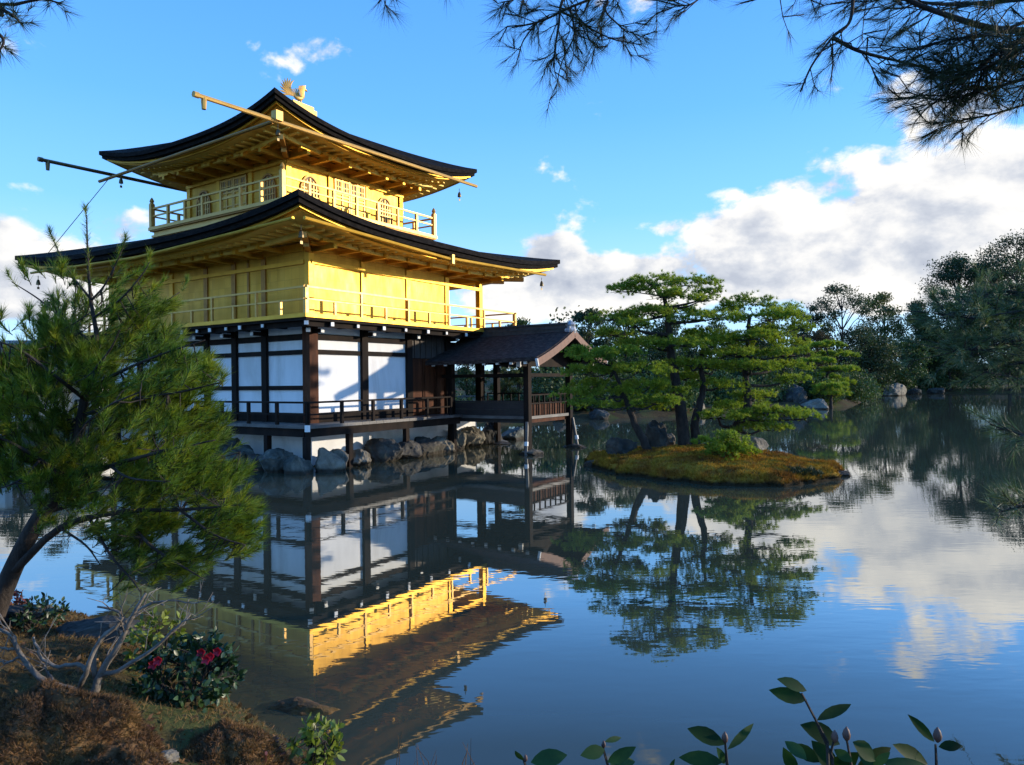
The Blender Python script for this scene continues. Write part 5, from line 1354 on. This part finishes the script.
leafy_bush('leafy_shrub', 'yellow green leafy shrub behind the bare grey shrub branches', 'shrub', at(158, 640, 5.6), (.22, .25, .20), 420, .06, M_camy, 82)
leafy_bush('leafy_shrub', 'small light green shrub at the water in the bottom left', 'shrub', at(318, 748, 4.3), (.17, .15, .16), 300, .06, M_camy, 83)
leafy_bush('leafy_shrub', 'dark round shrub at the foot of the near pine trunk', 'shrub', at(36, 618, 6.3), (.22, .25, .18), 420, .05, M_cam, 84)
leafy_bush('leafy_shrub', 'maroon leaved dwarf shrub at the bottom edge by the water', 'shrub', at(262, 754, 4.2), (.15, .15, .10), 260, .04, M_maroon, 85)
leafy_bush('leafy_shrub', 'reddish leaved sprig beside the pine trunk at the left edge', 'shrub', at(12, 602, 6.5), (.16, .15, .12), 140, .05, M_maroon, 86)
leafy_bush('leafy_shrub', 'drooping purple brown seedling under the camellia bush', 'shrub', at(142, 742, 3.9), (.08, .08, .05), 80, .045, M_maroon, 87, stems=3)
# a small plant with long yellow green leaves
P = at(116, 733, 3.85); g0 = np.array((P[0], P[1], gh(P[0], P[1]) - .01)); rt_ = empty('broadleaf_plant', tuple(g0)); tag(rt_, 'small plant with long yellow green leaves between the brown mounds', 'plant')
lf = MB(); st = MB(); rng = np.random.RandomState(4); top_ = P - g0; st.tube([(0, 0, -.03), top_], [.006, .004], 5)
for k in range(17):
    a = k * 2.39; v = np.array((cos(a), sin(a), .25 + .5 * rng.rand())); big_leaf(lf, top_ + np.array((0, 0, rng.uniform(-.05, .03))), v, np.array((0, 0, 1)) + v * .1, rng.uniform(.07, .11), .026, .25, .35)
st.build('stem', M_camy, rt_); lf.build('leaves', M_camy, rt_, True)

def mound(label, c, rad, seed, n, m, ln=.07):
    rng = np.random.RandomState(seed); c = np.array(c, float); g0 = np.array((c[0], c[1], gh(c[0], c[1])))
    top_z = max(c[2], g0[2] + .1); H = top_z - g0[2] + .12
    nu, nv = 28, 12; vs = []; fs = []
    for i in range(nv + 1):
        for k in range(nu):
            ph = pi / 2 * i / nv; a = 2 * pi * k / nu; r_ = 1 + .07 * sin(3 * a + seed) + .05 * sin(7 * a) + .04 * sin(9 * ph + 2 * a)
            vs.append((cos(a) * cos(ph) * rad[0] * r_, sin(a) * cos(ph) * rad[1] * r_, sin(ph) * H * r_ - .12))
    for i in range(nv):
        for k in range(nu): fs.append((i * nu + k, i * nu + (k + 1) % nu, (i + 1) * nu + (k + 1) % nu, (i + 1) * nu + k))
    root = empty('moss_mound', tuple(g0)); tag(root, label, 'mound')
    link('mound_body', mesh_np('mound_body', np.array(vs), np.array(fs)), m, root, True)
    d = unit(rng.normal(size=(n, 3))); d[:, 2] = np.abs(d[:, 2])
    a = np.arctan2(d[:, 1], d[:, 0]); ph = np.arcsin(np.clip(d[:, 2], 0, 1)); r_ = 1 + .07 * np.sin(3 * a + seed) + .05 * np.sin(7 * a) + .04 * np.sin(9 * ph + 2 * a)
    P = d * np.array((rad[0], rad[1], H)) * r_[:, None] - np.array((0, 0, .12))
    link('fronds', cat_mesh('fronds', [needles(P, d + rng.normal(size=d.shape) * .7, 7, ln * .55, .006, rng, 1.3)]), M_straw if m is None else m, root)
mound('rounded brown mossy mound in the bottom left corner', at(45, 700, 3.7), (.48, .42), 1, 6500, M_mossb)
mound('low brown twiggy mound right of the camellia bush foot', at(225, 738, 4.15), (.30, .30), 2, 3500, M_mossb, .06)
mound('flat brown moss patch at the bottom edge between the mounds', at(120, 752, 3.5), (.28, .2), 3, 2500, M_mossb, .05)
rock(at(163, 758, 3.75), (.075, .05, .04), 401, M_rock_w, 'pale squared stone on the bank at the bottom left', None, rz=.2)
rock((*at(98, 640, 6.2)[:2], .34), (.42, .22, .14), 402, M_rock, 'long grey stone edging the bank behind the bare shrub', None, rz=-.2)
rock((*at(20, 632, 6.4)[:2], .42), (.25, .2, .12), 403, M_rock, 'grey edging stone near the pine trunk foot', None)
p_ = at(308, 708, 5.5); rock((p_[0], p_[1], -.055), (.34, .2, .10), 404, M_mossb, 'brown mossy rock just breaking the pond surface', None, rz=.1)
# dry grass and litter on the bank
rng = np.random.RandomState(77); q = np.column_stack([rng.uniform(-6.5, -.6, 26000), rng.uniform(2.6, 9.0, 26000)]); sd = pond_sd(q); q = q[sd > .03]
P = np.column_stack([q, ground_h(q) - .005]); D = np.column_stack([rng.normal(size=(len(q), 2)) * .9, np.ones(len(q)) * .6])
tag(link('dry_grass', cat_mesh('dry_grass', [needles(P, D, 3, .06, .005, rng, 1.0)]), M_straw), kind='stuff')
q2 = q[rng.randint(0, len(q), 6000)]; P = np.column_stack([q2, ground_h(q2) + .01])
tag(link('leaf_litter', cat_mesh('leaf_litter', [leaves(P, .045, rng, np.array((0, 0, .0)))]), M_mossb), kind='stuff')
# thin dry stalks at the water's edge, bottom middle
sk = empty('dry_stalks', (*at(430, 775, 4.0)[:2], 0)); tag(sk, 'thin bare twigs sticking up at the bottom edge left of the middle', 'twigs')
tm = MB(); o0 = np.array(sk.location)
for k in range(16):
    p = at(rng.uniform(385, 480), 785, 4.0 + rng.normal() * .12); e = p + np.array((rng.normal() * .08, rng.normal() * .05, rng.uniform(.10, .27))); m_ = (p + e) / 2 + rng.normal(size=3) * .012
    tm.tube([p - np.array((0, 0, .25)) - o0, m_ - o0, e - o0], [.003, .0022, .001], 4)
tm.build('stems', M_mossb, sk)

# ------------------------------------------------------------------ camellia twigs before the camera
def near_camellia():
    rng = np.random.RandomState(6); Z = 1.3
    base = np.array((.45, 1.15, gh(.45, 1.15)))
    root = empty('camellia_bush', tuple(base)); tag(root, 'camellia with brown buds whose dark leaves rise from the bottom right edge', 'bush')
    def q(x, y, dz=0): return at(500 + x / 1.954, 640 + y / 1.954, Z + dz) - base
    st = MB(); lf = MB()
    for tip, mid in (((590, 105), (640, 200)), ((440, 195), (445, 250)), ((200, 205), (215, 260)), ((852, 205), (855, 270)), ((678, 195), (690, 260)), ((655, 190), (640, 250)), ((45, 232), (60, 275)), ((620, 165), (650, 230))):
        r_ = np.array((.0, -.0, -.28)) * 1.0
        st.tube([np.array((q(*mid)[0] * .6, 0, q(*mid)[2] - .5)), q(*mid), q(*tip)], [.006, .003, .002], 5)
    # (base x,y) -> (tip x,y), width px, facing tilt
    LV = [(600, 118, 532, 100, 26, .2), (600, 100, 548, 76, 22, -.6), (620, 158, 684, 127, 20, -.7), (665, 205, 594, 165, 40, .3), (600, 235, 560, 198, 22, .4), (625, 240, 575, 205, 24, .1),
          (700, 245, 768, 215, 26, .4), (690, 200, 735, 235, 30, .2), (745, 240, 838, 245, 18, .6), (768, 205, 842, 243, 26, .3), (440, 205, 370, 175, 30, .3), (445, 215, 498, 166, 14, .7), (436, 240, 355, 228, 26, .5),
          (440, 243, 428, 215, 14, -.3), (210, 240, 262, 214, 20, .2), (205, 215, 163, 225, 22, .3), (215, 244, 265, 235, 22, .4), (205, 200, 238, 190, 10, -.5), (60, 240, 128, 225, 28, .2), (45, 236, 30, 218, 10, -.4),
          (850, 200, 803, 150, 16, -.6), (858, 210, 902, 206, 18, .3), (690, 240, 655, 215, 18, -.4), (730, 250, 760, 222, 14, -.5), (580, 262, 556, 215, 20, -.5), (660, 260, 612, 200, 34, .1),
          (640, 262, 700, 225, 30, .3), (745, 262, 700, 216, 26, .2), (330, 262, 340, 236, 8, -.3)]
    for (x0, y0, x1, y1, w, tl) in LV:
        dz = rng.uniform(-.06, .06); a = q(x0, y0, dz); b2 = q(x1, y1, dz + rng.uniform(-.03, .03)); d = b2 - a
        nrm = np.array((tl * .6, -.75, .6)) + rng.normal(size=3) * .15
        big_leaf(lf, a, d, nrm, np.linalg.norm(d) * 1.05, w / 1.954 / F_PX * Z * 1.15, .22, rng.uniform(.0, .18))
    st.build('stem', M_bark, root); lf.build('leaves', M_cam_near, root, True)
    for (x, y, s) in ((440, 192, 14), (655, 190, 15), (678, 185, 17), (856, 187, 18), (203, 205, 9), (50, 232, 9), (757, 240, 9)):
        b_ = MB(); k = .78 * s / 1.954 / F_PX * Z; c = q(x, y); b_.lathe(c - np.array((0, 0, k)), [(.15 * k, 0), (.48 * k, .4 * k), (.6 * k, .95 * k), (.42 * k, 1.6 * k), (.05 * k, 2.15 * k)], 9); b_.build('bud', M_bud, root, True)
near_camellia()
